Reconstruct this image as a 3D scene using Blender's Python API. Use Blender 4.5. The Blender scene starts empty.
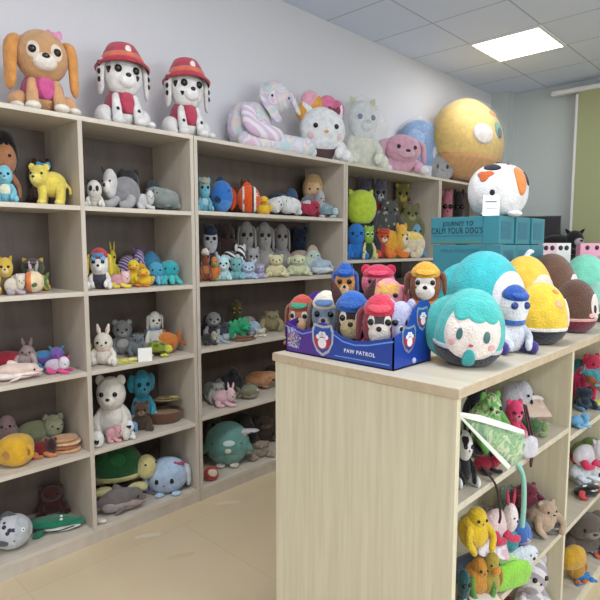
import bpy, math, random
import numpy as np
from mathutils import Vector, Matrix, Euler
random.seed(7)
PI = math.pi
SC = bpy.context.scene
COL = SC.collection

# ------------------------------------------------------------ camera
CAM_O = np.array([0, 0, 1.5]); FPX = 548.0
PITCH = math.atan(55 / FPX); YAW = math.atan(528 / math.hypot(FPX, 55))
cd = bpy.data.cameras.new('camera'); cam = bpy.data.objects.new('camera', cd); COL.objects.link(cam)
cam.location = CAM_O; cam.rotation_euler = (PI / 2 - PITCH, 0, YAW)
cd.sensor_width = 36; cd.lens = 36 * FPX / 600; cd.clip_start = 0.05
SC.camera = cam
SC.view_settings.view_transform = 'Standard'; SC.view_settings.look = 'None'
SC.view_settings.gamma = 1; SC.view_settings.use_curve_mapping = False
SC.view_settings.exposure = 0.26
# ------------------------------------------------------------ world and room light
w = bpy.data.worlds.new('world'); SC.world = w; w.use_nodes = True
w.node_tree.nodes['Background'].inputs[0].default_value = (.75, .85, 1, 1)
w.node_tree.nodes['Background'].inputs[1].default_value = 0.6
PANEL_XY = [(-2.08, 4.925), (-.86, 1.25), (-.86, -1.8), (.98, 4.925), (1.59, 1.25), (1.59, -1.8)]
CEIL = 3.25
def area(name, loc, rot, sx, sy, power, color):
    l = bpy.data.lights.new(name, 'AREA'); l.shape = 'RECTANGLE'; l.size = sx; l.size_y = sy
    l.energy = power; l.color = color
    o = bpy.data.objects.new(name, l); COL.objects.link(o); o.location = loc; o.rotation_euler = rot
    return o
for i, (x, y) in enumerate(PANEL_XY):
    area('panel_light', (x, y, CEIL - .03), (0, 0, 0), .58, .58, (6, 25, 27, 26, 28, 26)[i], (.97, .98, 1))
area('added_daylight', (3.35, 1.6, 1.75), (0, PI / 2, 0), 1.7, 4.0, 72, (.88, .96, 1))  # unseen area lamp added at the right to brighten the counter and room

# ------------------------------------------------------------ materials
def lin(h):
    h = h.lstrip('#'); v = [int(h[i:i + 2], 16) / 255 for i in (0, 2, 4)]
    return tuple(c / 12.92 if c <= .04045 else ((c + .055) / 1.055) ** 2.4 for c in v) + (1,)
MATS = {}
def newmat(name):
    m = bpy.data.materials.new(name); m.use_nodes = True
    return m, m.node_tree.nodes, m.node_tree.links, m.node_tree.nodes['Principled BSDF']
def coords(N, L, scale=(1, 1, 1), obj=True):
    tc = N.new('ShaderNodeTexCoord'); mp = N.new('ShaderNodeMapping'); mp.inputs['Scale'].default_value = scale
    L.new(tc.outputs['Object'], mp.inputs[0]); return mp.outputs[0]
def bump(N, L, B, vec, scale, dist, detail=3):
    n = N.new('ShaderNodeTexNoise'); n.inputs['Scale'].default_value = scale; n.inputs['Detail'].default_value = detail
    L.new(vec, n.inputs['Vector'])
    b = N.new('ShaderNodeBump'); b.inputs['Distance'].default_value = dist; b.inputs['Strength'].default_value = 1
    L.new(n.outputs['Fac'], b.inputs['Height']); L.new(b.outputs[0], B.inputs['Normal']); return n
def plush(h):
    k = ('plush', h)
    if k in MATS: return MATS[k]
    m, N, L, B = newmat('plush_' + h); v = coords(N, L)
    n = bump(N, L, B, v, 170, .006, 4)
    n2 = N.new('ShaderNodeTexNoise'); n2.inputs['Scale'].default_value = 28; n2.inputs['Detail'].default_value = 5
    L.new(v, n2.inputs['Vector'])
    mr = N.new('ShaderNodeMapRange'); mr.inputs['From Min'].default_value = .3; mr.inputs['From Max'].default_value = .7
    mr.inputs['To Min'].default_value = .82; mr.inputs['To Max'].default_value = 1.1; L.new(n2.outputs['Fac'], mr.inputs[0])
    hs = N.new('ShaderNodeHueSaturation'); hs.inputs['Color'].default_value = lin(h); L.new(mr.outputs[0], hs.inputs['Value'])
    L.new(hs.outputs[0], B.inputs['Base Color'])
    B.inputs['Roughness'].default_value = .85; B.inputs['Specular IOR Level'].default_value = .2
    B.inputs['Sheen Weight'].default_value = .35; B.inputs['Sheen Roughness'].default_value = .5
    MATS[k] = m; return m
def flat(h, rough=.5, metal=0, bumpy=0):
    k = ('flat', h, rough, metal, bumpy)
    if k in MATS: return MATS[k]
    m, N, L, B = newmat('smooth_' + h)
    B.inputs['Base Color'].default_value = lin(h); B.inputs['Roughness'].default_value = rough; B.inputs['Metallic'].default_value = metal
    if bumpy: bump(N, L, B, coords(N, L), 25, bumpy)
    MATS[k] = m; return m
def pattern(kind, *cols, scale=30):
    k = (kind, cols, scale)
    if k in MATS: return MATS[k]
    m, N, L, B = newmat('plush_' + kind); v = coords(N, L)
    cr = N.new('ShaderNodeValToRGB'); cr.color_ramp.interpolation = 'CONSTANT' if kind != 'tiedye' else 'LINEAR'
    e = cr.color_ramp.elements
    if kind == 'spots':
        t = N.new('ShaderNodeTexVoronoi'); t.inputs['Scale'].default_value = scale; L.new(v, t.inputs['Vector']); out = t.outputs['Distance']
        e[0].color = lin(cols[1]); e[1].position = .33; e[1].color = lin(cols[0])
    elif kind == 'stripes':
        t = N.new('ShaderNodeTexWave'); t.inputs['Scale'].default_value = scale; t.inputs['Distortion'].default_value = 1.5
        t.bands_direction = 'DIAGONAL'; L.new(v, t.inputs['Vector']); out = t.outputs['Fac']
        e[0].color = lin(cols[0]); e[1].position = .5; e[1].color = lin(cols[1])
    else:
        t = N.new('ShaderNodeTexNoise'); t.inputs['Scale'].default_value = scale; t.inputs['Detail'].default_value = 1.5; t.inputs['Distortion'].default_value = .6
        L.new(v, t.inputs['Vector']); out = t.outputs['Fac']
        while len(e) < len(cols): e.new(.5)
        for i, c in enumerate(cols): e[i].position = .32 + .36 * i / (len(cols) - 1)
        for i, c in enumerate(cols): e[i].color = lin(c)
    L.new(out, cr.inputs[0]); L.new(cr.outputs[0], B.inputs['Base Color'])
    bump(N, L, B, v, 170, .005, 4); B.inputs['Roughness'].default_value = .85
    B.inputs['Sheen Weight'].default_value = .3
    MATS[k] = m; return m
def clear(tint='eef4f8', alpha=.16, rough=.12):
    k = ('clear', tint, alpha)
    if k in MATS: return MATS[k]
    m, N, L, B = newmat('clear_plastic')
    B.inputs['Base Color'].default_value = lin(tint); B.inputs['Roughness'].default_value = rough
    B.inputs['Alpha'].default_value = alpha; B.inputs['Specular IOR Level'].default_value = .9
    bump(N, L, B, coords(N, L), 22, .03, 3)
    MATS[k] = m; return m
def wood(name, c1, c2, gs, rough=.45):
    m, N, L, B = newmat(name); v = coords(N, L, gs)
    n = N.new('ShaderNodeTexNoise'); n.inputs['Scale'].default_value = 1; n.inputs['Detail'].default_value = 6; n.inputs['Roughness'].default_value = .6
    n.inputs['Distortion'].default_value = .3
    L.new(v, n.inputs['Vector']); cr = N.new('ShaderNodeValToRGB'); e = cr.color_ramp.elements
    e[0].position = .35; e[0].color = lin(c1); e[1].position = .65; e[1].color = lin(c2)
    L.new(n.outputs['Fac'], cr.inputs[0]); L.new(cr.outputs[0], B.inputs['Base Color']); B.inputs['Roughness'].default_value = rough
    return m
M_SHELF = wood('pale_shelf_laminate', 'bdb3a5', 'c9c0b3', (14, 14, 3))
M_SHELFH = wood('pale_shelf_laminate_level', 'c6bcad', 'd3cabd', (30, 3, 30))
M_BACK = wood('shelf_backing_shaded', '5c5049', '6b5e55', (12, 12, 2.5))  # brown backing, darkened so its colour carries the shade inside the shelves
M_COUNT = wood('cream_counter_laminate', 'ccc5ab', 'd9d3bb', (60, 60, 2.6), .4)
M_COUNTH = wood('cream_counter_laminate_level', 'bfb6a3', 'cdc5b4', (2.2, 45, 45), .35)
M_EDGE = wood('counter_edge_band', 'b7a68c', 'c6b69c', (30, 30, 30), .45)
def mwall(name, h, amt=.002):
    m, N, L, B = newmat(name); v = coords(N, L); B.inputs['Base Color'].default_value = lin(h); B.inputs['Roughness'].default_value = .75
    bump(N, L, B, v, 60, amt); return m
M_WALL = mwall('painted_wall', 'd9d9de'); M_WALLB = mwall('painted_wall_end', 'c8d0cf')
def mfloor():
    m, N, L, B = newmat('tan_floor_tile'); v = coords(N, L)
    b = N.new('ShaderNodeTexBrick'); b.offset = 0; b.inputs['Scale'].default_value = 1
    b.inputs['Brick Width'].default_value = .8; b.inputs['Row Height'].default_value = .8; b.inputs['Mortar Size'].default_value = .003
    b.inputs['Color1'].default_value = lin('cfbd9c'); b.inputs['Color2'].default_value = lin('d2c0a1'); b.inputs['Mortar'].default_value = lin('c8b694')
    L.new(v, b.inputs['Vector'])
    n = N.new('ShaderNodeTexNoise'); n.inputs['Scale'].default_value = 3; n.inputs['Detail'].default_value = 6; L.new(v, n.inputs['Vector'])
    mx = N.new('ShaderNodeMixRGB'); mx.blend_type = 'OVERLAY'; mx.inputs[0].default_value = .12
    L.new(b.outputs['Color'], mx.inputs[1]); L.new(n.outputs['Fac'], mx.inputs[2]); L.new(mx.outputs[0], B.inputs['Base Color'])
    B.inputs['Roughness'].default_value = .28; B.inputs['Specular IOR Level'].default_value = .35
    return m
def mceil():
    m, N, L, B = newmat('ceiling_tile'); tc = N.new('ShaderNodeTexCoord'); mp = N.new('ShaderNodeMapping')
    mp.inputs['Location'].default_value = (2.385, -3.395, 0); L.new(tc.outputs['Object'], mp.inputs[0])
    b = N.new('ShaderNodeTexBrick'); b.offset = 0; b.inputs['Scale'].default_value = 1
    b.inputs['Brick Width'].default_value = .61; b.inputs['Row Height'].default_value = .6125; b.inputs['Mortar Size'].default_value = .006
    b.inputs['Color1'].default_value = lin('dde8fc'); b.inputs['Color2'].default_value = lin('d9e4fa'); b.inputs['Mortar'].default_value = lin('aeb2c4')
    L.new(mp.outputs[0], b.inputs['Vector']); L.new(b.outputs['Color'], B.inputs['Base Color']); B.inputs['Roughness'].default_value = .8
    return m
def emit(h, s):
    m, N, L, B = newmat('lamp_diffuser'); B.inputs['Base Color'].default_value = lin(h)
    B.inputs['Emission Color'].default_value = lin(h); B.inputs['Emission Strength'].default_value = s; return m

# ------------------------------------------------------------ mesh helpers
def link(name, V, F, m, parent=None, smooth=True, mats=None, idx=None):
    me = bpy.data.meshes.new(name); me.from_pydata([tuple(map(float, p)) for p in V], [], F)
    for q in (mats or [m]): me.materials.append(q)
    if smooth: me.polygons.foreach_set('use_smooth', [True] * len(F))
    if idx is not None: me.polygons.foreach_set('material_index', idx)
    me.update()
    o = bpy.data.objects.new(name, me); COL.objects.link(o)
    if parent: o.parent = parent
    return o
def box_geo(a, b, bev=0):
    x0, y0, z0 = a; x1, y1, z1 = b
    if not bev:
        V = [(x, y, z) for x in (x0, x1) for y in (y0, y1) for z in (z0, z1)]
        return V, [(0, 1, 3, 2), (4, 6, 7, 5), (0, 4, 5, 1), (2, 3, 7, 6), (0, 2, 6, 4), (1, 5, 7, 3)]
    import bmesh
    bm = bmesh.new(); V, F = box_geo(a, b)
    vs = [bm.verts.new(p) for p in V]
    for f in F: bm.faces.new([vs[i] for i in f])
    bmesh.ops.recalc_face_normals(bm, faces=bm.faces)
    bmesh.ops.bevel(bm, geom=bm.edges[:], offset=bev, segments=2, affect='EDGES', profile=.5)
    bm.verts.index_update()
    V = [tuple(v.co) for v in bm.verts]; F = [tuple(v.index for v in f.verts) for f in bm.faces]; bm.free()
    return V, F
def box(name, a, b, m, parent=None, bev=0.0):
    V, F = box_geo(a, b, bev); return link(name, V, F, m, parent, smooth=False)
def empty(name, loc=(0, 0, 0), rz=0, label=None, cat=None, group=None):
    o = bpy.data.objects.new(name, None); COL.objects.link(o); o.location = loc; o.rotation_euler = (0, 0, rz); o.empty_display_size = .05
    if label: o['label'] = label
    if cat: o['category'] = cat
    if group: o['group'] = group
    return o
def struct(o): o['kind'] = 'structure'; return o

# ------------------------------------------------------------ room
XW = -2.962; YB = 6.5; XR = 3.4; YF = -3.2
struct(box('floor', (XW - .1, YF - .1, -.1), (XR + .1, YB + .1, 0), mfloor()))
struct(box('ceiling', (XW - .1, YF - .1, CEIL), (XR + .1, YB + .1, CEIL + .1), mceil()))
struct(box('wall_left', (XW - .1, YF - .1, 0), (XW, YB + .1, CEIL), M_WALL))
struct(box('wall_back', (XW, YB, 0), (XR, YB + .1, CEIL), M_WALLB))
struct(box('wall_front', (XW, YF - .1, 0), (XR, YF, CEIL), M_WALL))
struct(box('wall_right', (XR, YF, 0), (XR + .1, YB, CEIL), M_WALL))
struct(box('trim_1', (XW, YB - .17, 0), (-2.76, YB, CEIL), M_WALLB))                # boxed pier in the far corner
M_METALW = flat('e8e8e6', .4)
o = struct(empty('window_1', (-2.02, YB - .12, 0)))
V, F = box_geo((0, 0, .4), (2.6, .012, 3.12)); 
blind = link('blind', V, F, flat('a9ae84', .8, bumpy=.002), o, False)
box('blind_housing', (-.28, -.03, 3.115), (2.7, .06, 3.165), M_METALW, o, .01)
box('window_frame', (-.03, 0, .3), (0, .05, 3.1), M_METALW, o, .006)
o = struct(empty('added_window', (XR - .02, -.4, .9)))  # unseen window frame added on the right wall to go with that lamp
for a, b in (((-.02, 0, 0), (.02, 4, .06)), ((-.02, 0, 1.64), (.02, 4, 1.7)), ((-.02, 0, 0), (.02, .06, 1.7)), ((-.02, 1.97, 0), (.02, 2.03, 1.7)), ((-.02, 3.94, 0), (.02, 4, 1.7))):
    box('window_frame', a, b, M_METALW, o)
M_LAMP = emit('ffffff', 4.0)
for i, (x, y) in enumerate(PANEL_XY):
    t = empty('ceiling_light', (x, y, CEIL), 0,
              'bright square ceiling light panel set in the grey tile ceiling' if i == 0 else 'square ceiling light panel out of the picture', 'ceiling light', 'square ceiling light panels')
    box('diffuser', (-.285, -.29, -.014), (.285, .29, -.004), M_LAMP, t)
    fr = .305
    for a, b in (((-fr, -fr, -.018), (fr, -.29, 0)), ((-fr, .29, -.018), (fr, fr, 0)), ((-fr, -.29, -.018), (-.285, .29, 0)), ((.285, -.29, -.018), (fr, .29, 0))):
        box('frame', a, b, M_METALW, t)

# ------------------------------------------------------------ wall shelving
SX = -2.56; TH = .022
def shelving(name, y0, y1, divs, levels, label, top=2.10, floor0=.08):
    t = empty(name, (SX, y0, 0), 0, label, 'shelf unit', 'pale shelf units along the left wall')
    xb = -.385; n = y1 - y0
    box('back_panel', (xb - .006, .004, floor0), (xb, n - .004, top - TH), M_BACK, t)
    box('top_board', (xb, 0, top - TH), (0, n, top), M_SHELFH, t, .001)
    ys = [0] + [d - y0 for d in divs] + [n]
    for k, yy in enumerate(ys):
        a = yy if k == 0 else (yy - TH if k == len(ys) - 1 else yy - TH / 2)
        box('side_panel', (xb, a, 0), (0, a + TH, top - TH), M_SHELF, t, .001)
    for k in range(len(ys) - 1):
        a = ys[k] + (TH if k == 0 else TH / 2); b = ys[k + 1] - (TH if k == len(ys) - 2 else TH / 2)
        for z in levels:
            box('shelf_board', (xb, a, z - TH), (-.001, b, z), M_SHELFH, t, .001)
        box('plinth', (-.02, a, 0), (-.004, b, floor0 - TH), M_SHELF, t)
    return t
LV = [.08, .48, .885, 1.277, 1.685]
shelving('shelf_unit', -.03, .553, [], LV, 'pale wood shelf unit nearest the camera, its edge at the far left')
shelving('shelf_unit', .555, 1.822, [1.184], LV, 'pale wood shelf unit with two columns under the seated plush puppies')
shelving('shelf_unit', 1.826, 3.150, [], [.08, .50, .90, 1.285, 1.692], 'wide pale shelf unit in the middle under the tie-dye rabbit')
shelving('shelf_unit', 3.154, 4.500, [], [.08, .50, .90, 1.385], 'pale shelf unit under the pink bagged plush holding a tall pile of toys')
shelving('shelf_unit', 4.504, 5.85, [], [.08, .50, .90, 1.385], 'far pale shelf unit under the giant yellow plush')

# ------------------------------------------------------------ counter
CX0, CX1, CY0, CTOP = -1.283, -.634, 1.222, 1.15
CD = [1.222, 2.085, 2.95, 3.81, 4.67]
t = empty('counter_shelf', (0, 0, 0), 0, 'cream laminate counter with open shelves in the right foreground', 'counter')
box('counter_top', (CX0 - .004, CY0 - .006, CTOP - .028), (CX1 + .006, CD[-1], CTOP), M_COUNTH, t, .0015)
box('edge_band', (CX0 - .0055, CY0 - .0085, CTOP - .0262), (CX1 + .0085, CY0 - .0062, CTOP - .0018), M_EDGE, t)
box('edge_band', (CX1 + .0062, CY0 - .0062, CTOP - .0262), (CX1 + .0085, CD[-1], CTOP - .0018), M_EDGE, t)
box('end_panel', (CX0, CY0, 0), (CX1, CY0 + .02, CTOP - .028), M_COUNT, t)
box('center_panel', (-.962, CY0 + .02, .06), (-.95, CD[-1], CTOP - .028), M_COUNT, t)
CL = [.84, .45, .08]
for k, yy in enumerate(CD[1:]):
    box('side_panel', (CX0, yy - .01, 0), (CX1, yy + .01, CTOP - .028), M_COUNT, t)
for k in range(4):
    a = CD[k] + (.02 if k == 0 else .01); b = CD[k + 1] - .01
    for z in (CL if k == 0 else [.80, .44, .08]):
        for x0, x1 in ((-.95, CX1 - .001), (CX0 + .001, -.962)):
            box('shelf_board', (x0, a, z - .02), (x1, b, z), M_COUNTH, t, .001)
    box('plinth', (CX1 - .03, a, 0), (CX1 - .012, b, .06), M_COUNT, t)

# ------------------------------------------------------------ soft-toy kit
# Every builder works in a unit box (x -.5...5, front at -y, z 0..1) that is scaled to the toy's size.
_SPH = {}
def sphere(nu, nv):
    if (nu, nv) in _SPH: return _SPH[nu, nv]
    P = [(0, 0, 1)]
    for j in range(1, nv):
        a = PI * j / nv
        for i in range(nu):
            b = 2 * PI * i / nu; P.append((math.sin(a) * math.cos(b), math.sin(a) * math.sin(b), math.cos(a)))
    P.append((0, 0, -1)); F = []
    for i in range(nu): F.append((0, 1 + i, 1 + (i + 1) % nu))
    for j in range(nv - 2):
        for i in range(nu):
            a = 1 + j * nu + i; b = 1 + j * nu + (i + 1) % nu; F.append((a, a + nu, b + nu, b))
    k = 1 + (nv - 2) * nu
    for i in range(nu): F.append((k + i, k + nu, k + (i + 1) % nu))
    _SPH[nu, nv] = (np.array(P, float), F); return _SPH[nu, nv]
def rotm(r):
    return np.array(Euler([math.radians(a) for a in r]).to_matrix()) if r is not None else np.eye(3)
def pf3(v, p):
    p, tp = p if isinstance(p, tuple) else (p, 0)
    v = np.array(v, float)
    if p != 1: v = np.sign(v) * np.abs(v) ** p
    if tp: k = 1 - tp * v[..., 2]; v[..., 0] *= k; v[..., 1] *= k
    return v
def A3(r): return np.array((r, r, r), float) if np.isscalar(r) else np.array(r, float)
class Toy:
    pts = None
    def __init__(s, name, W, D, H, loc, rz, label, cat, group):
        s.S = np.array((W, D, H), float); s.W, s.D, s.H = W, D, H
        s.root = empty(name, loc, rz, label, cat, group); s.big = max(W, H)
        s.pf = 1; s.n = 34 if s.big > .2 else 22 if s.big > .11 else 16
    def fin(s, name, V, F, m, par=None):
        V = np.asarray(V) * s.S
        if s.pts is None: s.pts = []
        s.pts.append(V); return link(name, V, F, m, par or s.root)
    def ball(s, name, c, r, m, rot=None, taper=0, n=None, lump=0, par=None, flatb=0, puff=1.0):
        n = n or s.n; P, F = sphere(n, max(6, int(n * .7))); P = P.copy()
        if puff != 1.0: P = np.sign(P) * np.abs(P) ** puff
        if taper: P[:, :2] *= (1 + taper * P[:, 2])[:, None]
        if flatb: P[:, 2] = np.where(P[:, 2] < -flatb, -flatb - (-P[:, 2] - flatb) * .25, P[:, 2])
        if lump:
            ph = random.random() * 9
            k = 1 + lump * (np.sin(P[:, 0] * 4 + ph) * np.sin(P[:, 1] * 5 + ph * 2) + .6 * np.sin(P[:, 2] * 9 + P[:, 0] * 6 + ph))
            P *= k[:, None]
        P = P * A3(r); P = P @ rotm(rot).T + np.array(c)
        return s.fin(name, P, F, m, par)
    def limb(s, name, pts, rad, m, par=None, n=12, flat=1.0):
        pts = [np.array(p, float) for p in pts]
        if np.isscalar(rad): rad = [rad] * len(pts)
        C = []; R = []; st = 5
        e = [pts[0] * 2 - pts[1]] + pts + [pts[-1] * 2 - pts[-2]]
        for i in range(len(pts) - 1):
            p0, p1, p2, p3 = e[i:i + 4]
            for k in range(st):
                u = k / st
                C.append(.5 * (2 * p1 + (p2 - p0) * u + (2 * p0 - 5 * p1 + 4 * p2 - p3) * u * u + (3 * p1 - p0 - 3 * p2 + p3) * u ** 3))
                R.append(rad[i] + (rad[i + 1] - rad[i]) * (u * u * (3 - 2 * u)))
        C.append(pts[-1]); R.append(rad[-1])
        def cap(c, r, d): return [(c + d * r * math.sin(a), r * math.cos(a)) for a in (.5, 1.0, 1.35)]
        d0 = (C[0] - C[1]); d0 /= np.linalg.norm(d0) + 1e-9; d1 = (C[-1] - C[-2]); d1 /= np.linalg.norm(d1) + 1e-9
        L = cap(C[0], R[0], d0)[::-1] + list(zip(C, R)) + cap(C[-1], R[-1], d1)
        V = []; F = []; up = np.array((0, 0, 1.)); 
        if abs(d0[2]) > .8: up = np.array((0, 1., 0))
        for i, (c, r) in enumerate(L):
            t_ = L[min(i + 1, len(L) - 1)][0] - L[max(i - 1, 0)][0]; t_ = t_ / (np.linalg.norm(t_) + 1e-9)
            a = np.cross(t_, up); a /= np.linalg.norm(a) + 1e-9; b = np.cross(a, t_); up = b
            for k in range(n):
                q = 2 * PI * k / n; V.append(c + a * r * math.cos(q) + b * r * flat * math.sin(q))
        for i in range(len(L) - 1):
            for k in range(n): F.append((i * n + k, i * n + (k + 1) % n, (i + 1) * n + (k + 1) % n, (i + 1) * n + k))
        F.append(tuple(range(n))[::-1]); F.append(tuple(range((len(L) - 1) * n, len(L) * n)))
        return s.fin(name, V, F, m, par)
    def pad(s, name, out, th, c, m, rot=None, par=None):
        """a stuffed flat shape: outline in the xz plane, puffed along y"""
        n = len(out); P = []
        O = [np.array((x, 0, z)) for x, z in out]; E = []
        for i in range(n):
            p0, p1, p2, p3 = O[i - 1], O[i], O[(i + 1) % n], O[(i + 2) % n]
            for k in range(3):
                u = k / 3; E.append(.5 * (2 * p1 + (p2 - p0) * u + (2 * p0 - 5 * p1 + 4 * p2 - p3) * u * u + (3 * p1 - p0 - 3 * p2 + p3) * u ** 3))
        n = len(E); cc = sum(E) / n; V = []; F = []
        rs = [1, .96, .85, .6, .3]
        for t_ in rs: V += [cc + (e - cc) * t_ + np.array((0, -th * math.sqrt(max(0, 1 - t_ ** 2)), 0)) for e in E]
        V.append(cc + np.array((0, -th, 0))); fc = len(V) - 1
        for j in range(len(rs) - 1):
            for k in range(n): F.append((j * n + k, j * n + (k + 1) % n, (j + 1) * n + (k + 1) % n, (j + 1) * n + k))
        q = (len(rs) - 1) * n
        for k in range(n): F.append((q + k, q + (k + 1) % n, fc))
        b0 = len(V)
        for t_ in rs[1:]: V += [cc + (e - cc) * t_ + np.array((0, th * math.sqrt(max(0, 1 - t_ ** 2)), 0)) for e in E]
        V.append(cc + np.array((0, th, 0))); bc = len(V) - 1
        for k in range(n): F.append(((k + 1) % n, k, b0 + k, b0 + (k + 1) % n))
        for j in range(len(rs) - 2):
            for k in range(n): F.append((b0 + j * n + (k + 1) % n, b0 + j * n + k, b0 + (j + 1) * n + k, b0 + (j + 1) * n + (k + 1) % n))
        q = b0 + (len(rs) - 2) * n
        for k in range(n): F.append((q + (k + 1) % n, q + k, bc))
        P = np.array(V) @ rotm(rot).T + np.array(c)
        return s.fin(name, P, F, m, par)
    def patch(s, name, c, r, az, el, ang, m, off=.015, par=None, spin=0, asp=1.0, wob=None):
        """a cloth patch that follows the surface of an ellipsoid; az from the front, el up (degrees)"""
        d = dirv(az, el); up = np.array((0, 0, 1.)); a = np.cross(d, up); a /= np.linalg.norm(a) + 1e-9; b = np.cross(a, d)
        n = 28; V = [pf3(d, s.pf) * (1 + off)]; F = []; R = [.25, .5, .75, .93, 1.0]
        for t_ in R:
            for k in range(n):
                q = 2 * PI * k / n + math.radians(spin); w_ = ang * (wob(2 * PI * k / n) if wob else 1)
                ax_, bx_ = math.cos(2 * PI * k / n), asp * math.sin(2 * PI * k / n)
                ph = math.radians(w_) * t_ * math.hypot(ax_, bx_); qq = math.atan2(bx_, ax_) + math.radians(spin)
                v = d * math.cos(ph) + (a * math.cos(qq) + b * math.sin(qq)) * math.sin(ph)
                V.append(pf3(v, s.pf) * (1 + (off if t_ < 1 else -.02)))
        for k in range(n): F.append((0, 1 + k, 1 + (k + 1) % n))
        for j in range(len(R) - 1):
            for k in range(n): F.append((1 + j * n + k, 1 + (j + 1) * n + k, 1 + (j + 1) * n + (k + 1) % n, 1 + j * n + (k + 1) % n))
        return s.fin(name, np.array(V) * A3(r) + np.array(c), F, m, par)
    def belt(s, name, c, r, axis, t0, t1, m, off=.02, par=None):
        """band round an ellipsoid between two heights along an axis"""
        n = 28; V = []; F = []; ts = [t0] + list(np.linspace(t0, t1, 6)) + [t1]
        for j, t_ in enumerate(ts):
            o_ = -.03 if j in (0, len(ts) - 1) else off; q = math.sqrt(max(0, 1 - t_ * t_))
            for k in range(n):
                a = 2 * PI * k / n; v = [t_, q * math.cos(a), q * math.sin(a)]
                v = np.array(v[-axis:] + v[:-axis]) if axis else np.array(v); V.append(pf3(v, s.pf) * (1 + o_))
        for j in range(len(ts) - 1):
            for k in range(n): F.append((j * n + k, j * n + (k + 1) % n, (j + 1) * n + (k + 1) % n, (j + 1) * n + k))
        return s.fin(name, np.array(V) * A3(r) + np.array(c), F, m, par)
    def eye(s, c, r, az, el, size, m=None, white=None, par=None):
        p = np.array(c) + dirv(az, el) * A3(r); k = size / s.S * .5 * s.H
        if white: 
            s.patch('eye_patch', c, r, az, el, math.degrees(size / (np.mean(A3(r)))) * .95, plush(white), .02, par, asp=1.25)
        return s.ball('eye', p, k * (1, .8, 1), m or EYE, n=12, par=par)
def dirv(az, el):
    a, e = math.radians(az), math.radians(el); return np.array((math.sin(a) * math.cos(e), -math.cos(a) * math.cos(e), math.sin(e)))
EYE = flat('0c0c0e', .2)

# ---- faces and kinds.  k = dict of colours/options
def face(t, c, r, k, par=None, sc=1.0):
    az = k.get('eaz', 27); el = k.get('eel', 6); es = k.get('es', .075) * sc * (r[2] if not np.isscalar(r) else r) / .27
    for s_ in (-1, 1): t.eye(c, r, s_ * az, el, es, flat(k['eyec'], .15) if 'eyec' in k else None, k.get('ew'), par)
    r_ = A3(r)
    if k.get('muz'):
        mc = np.array(c) + dirv(0, -22) * r_ * .82
        mr = r_ * (.6, .5, .42) if k.get('bigmuz') else r_ * (.46, .42, .34) if not k.get('longmuz') else r_ * (.38, .62, .3)
        t.ball('muzzle', mc, mr, plush(k['muz']), par=par)
        t.ball('nose', mc + (0, -mr[1] * .92, mr[2] * .45), r_ * (.15, .1, .1), flat(k.get('nose', '15100f'), .3), n=12, par=par)
    elif k.get('nose') != 'none':
        t.ball('nose', np.array(c) + dirv(0, -8) * r_, r_ * (.1, .07, .07), flat(k.get('nose', '15100f'), .3), n=10, par=par)
    if k.get('cheek'):
        for s_ in (-1, 1): t.patch('cheek', c, r, s_ * 42, -18, 10, plush(k['cheek']), .012, par)
def ears(t, c, r, k, par=None):
    e = k.get('ear', 'round'); m = plush(k.get('earc', k['c'])); r_ = A3(r); c = np.array(c)
    inn = k.get('earin')
    for s_ in (-1, 1):
        if e == 'round':
            p = c + np.array((s_ * .72, 0, .78)) * r_; o = t.ball('ear', p, r_ * (.32, .17, .32), m, par=par)
            if inn: t.ball('inner_ear', p + (0, -r_[1] * .1, 0), r_ * (.2, .12, .2), plush(inn), n=12, par=o)
        elif e == 'bunny':
            b = c + np.array((s_ * .38, 0, .8)) * r_; tip = k.get('eartip', (.25, .1, 1.15))
            o = t.limb('ear', [b, b + np.array((s_ * tip[0] * .5, tip[1] * .3, tip[2] * .5)) * r_, b + np.array((s_ * tip[0], tip[1], tip[2])) * r_],
                   [r_[0] * .16, r_[0] * .25, r_[0] * .13], m, par, flat=.6)
            if inn: t.limb('inner_ear', [b + (0, -r_[1] * .14, r_[2] * .1), b + np.array((s_ * tip[0] * .5, tip[1] * .3 - .2, tip[2] * .5)) * r_, b + np.array((s_ * tip[0] * .9, tip[1] - .12, tip[2] * .85)) * r_], [r_[0] * .06, r_[0] * .13, r_[0] * .05], plush(inn), o, flat=.5)
        elif e == 'cat':
            p = c + np.array((s_ * k.get('earx', .58), 0, .72)) * r_
            t.pad('ear', [(-.3 * r_[0], -.1 * r_[2]), (0 + s_ * .12 * r_[0], k.get('earh', .55) * r_[2]), (.3 * r_[0], -.1 * r_[2])], r_[1] * .14, p, m, (0, s_ * 22, 0), par)
        elif e == 'floppy':
            q = k.get('flop', .9)
            o = t.limb('ear', [c + np.array((s_ * .72, .05, .62)) * r_, c + np.array((s_ * 1.12, -.05, .35)) * r_, c + np.array((s_ * 1.2, -.1, .35 - q)) * r_],
                   [r_[0] * .16, r_[0] * k.get('earw', .36), r_[0] * k.get('earw', .36) * .85], m, par, flat=.45)
            if k.get('earspots'):
                for zz in (.3, -.05, -.38):
                    t.ball('ear_spot', c + np.array((s_ * 1.2 + s_ * .05, -.27, zz)) * r_, r_ * (.13, .08, .13), plush('1c1718'), n=10, par=o)
        elif e == 'big':
            t.ball('ear', c + np.array((s_ * 1.05, .15, .1)) * r_, r_ * (.52, .14, .62), m, (0, s_ * 12, s_ * 20), par=par)
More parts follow.
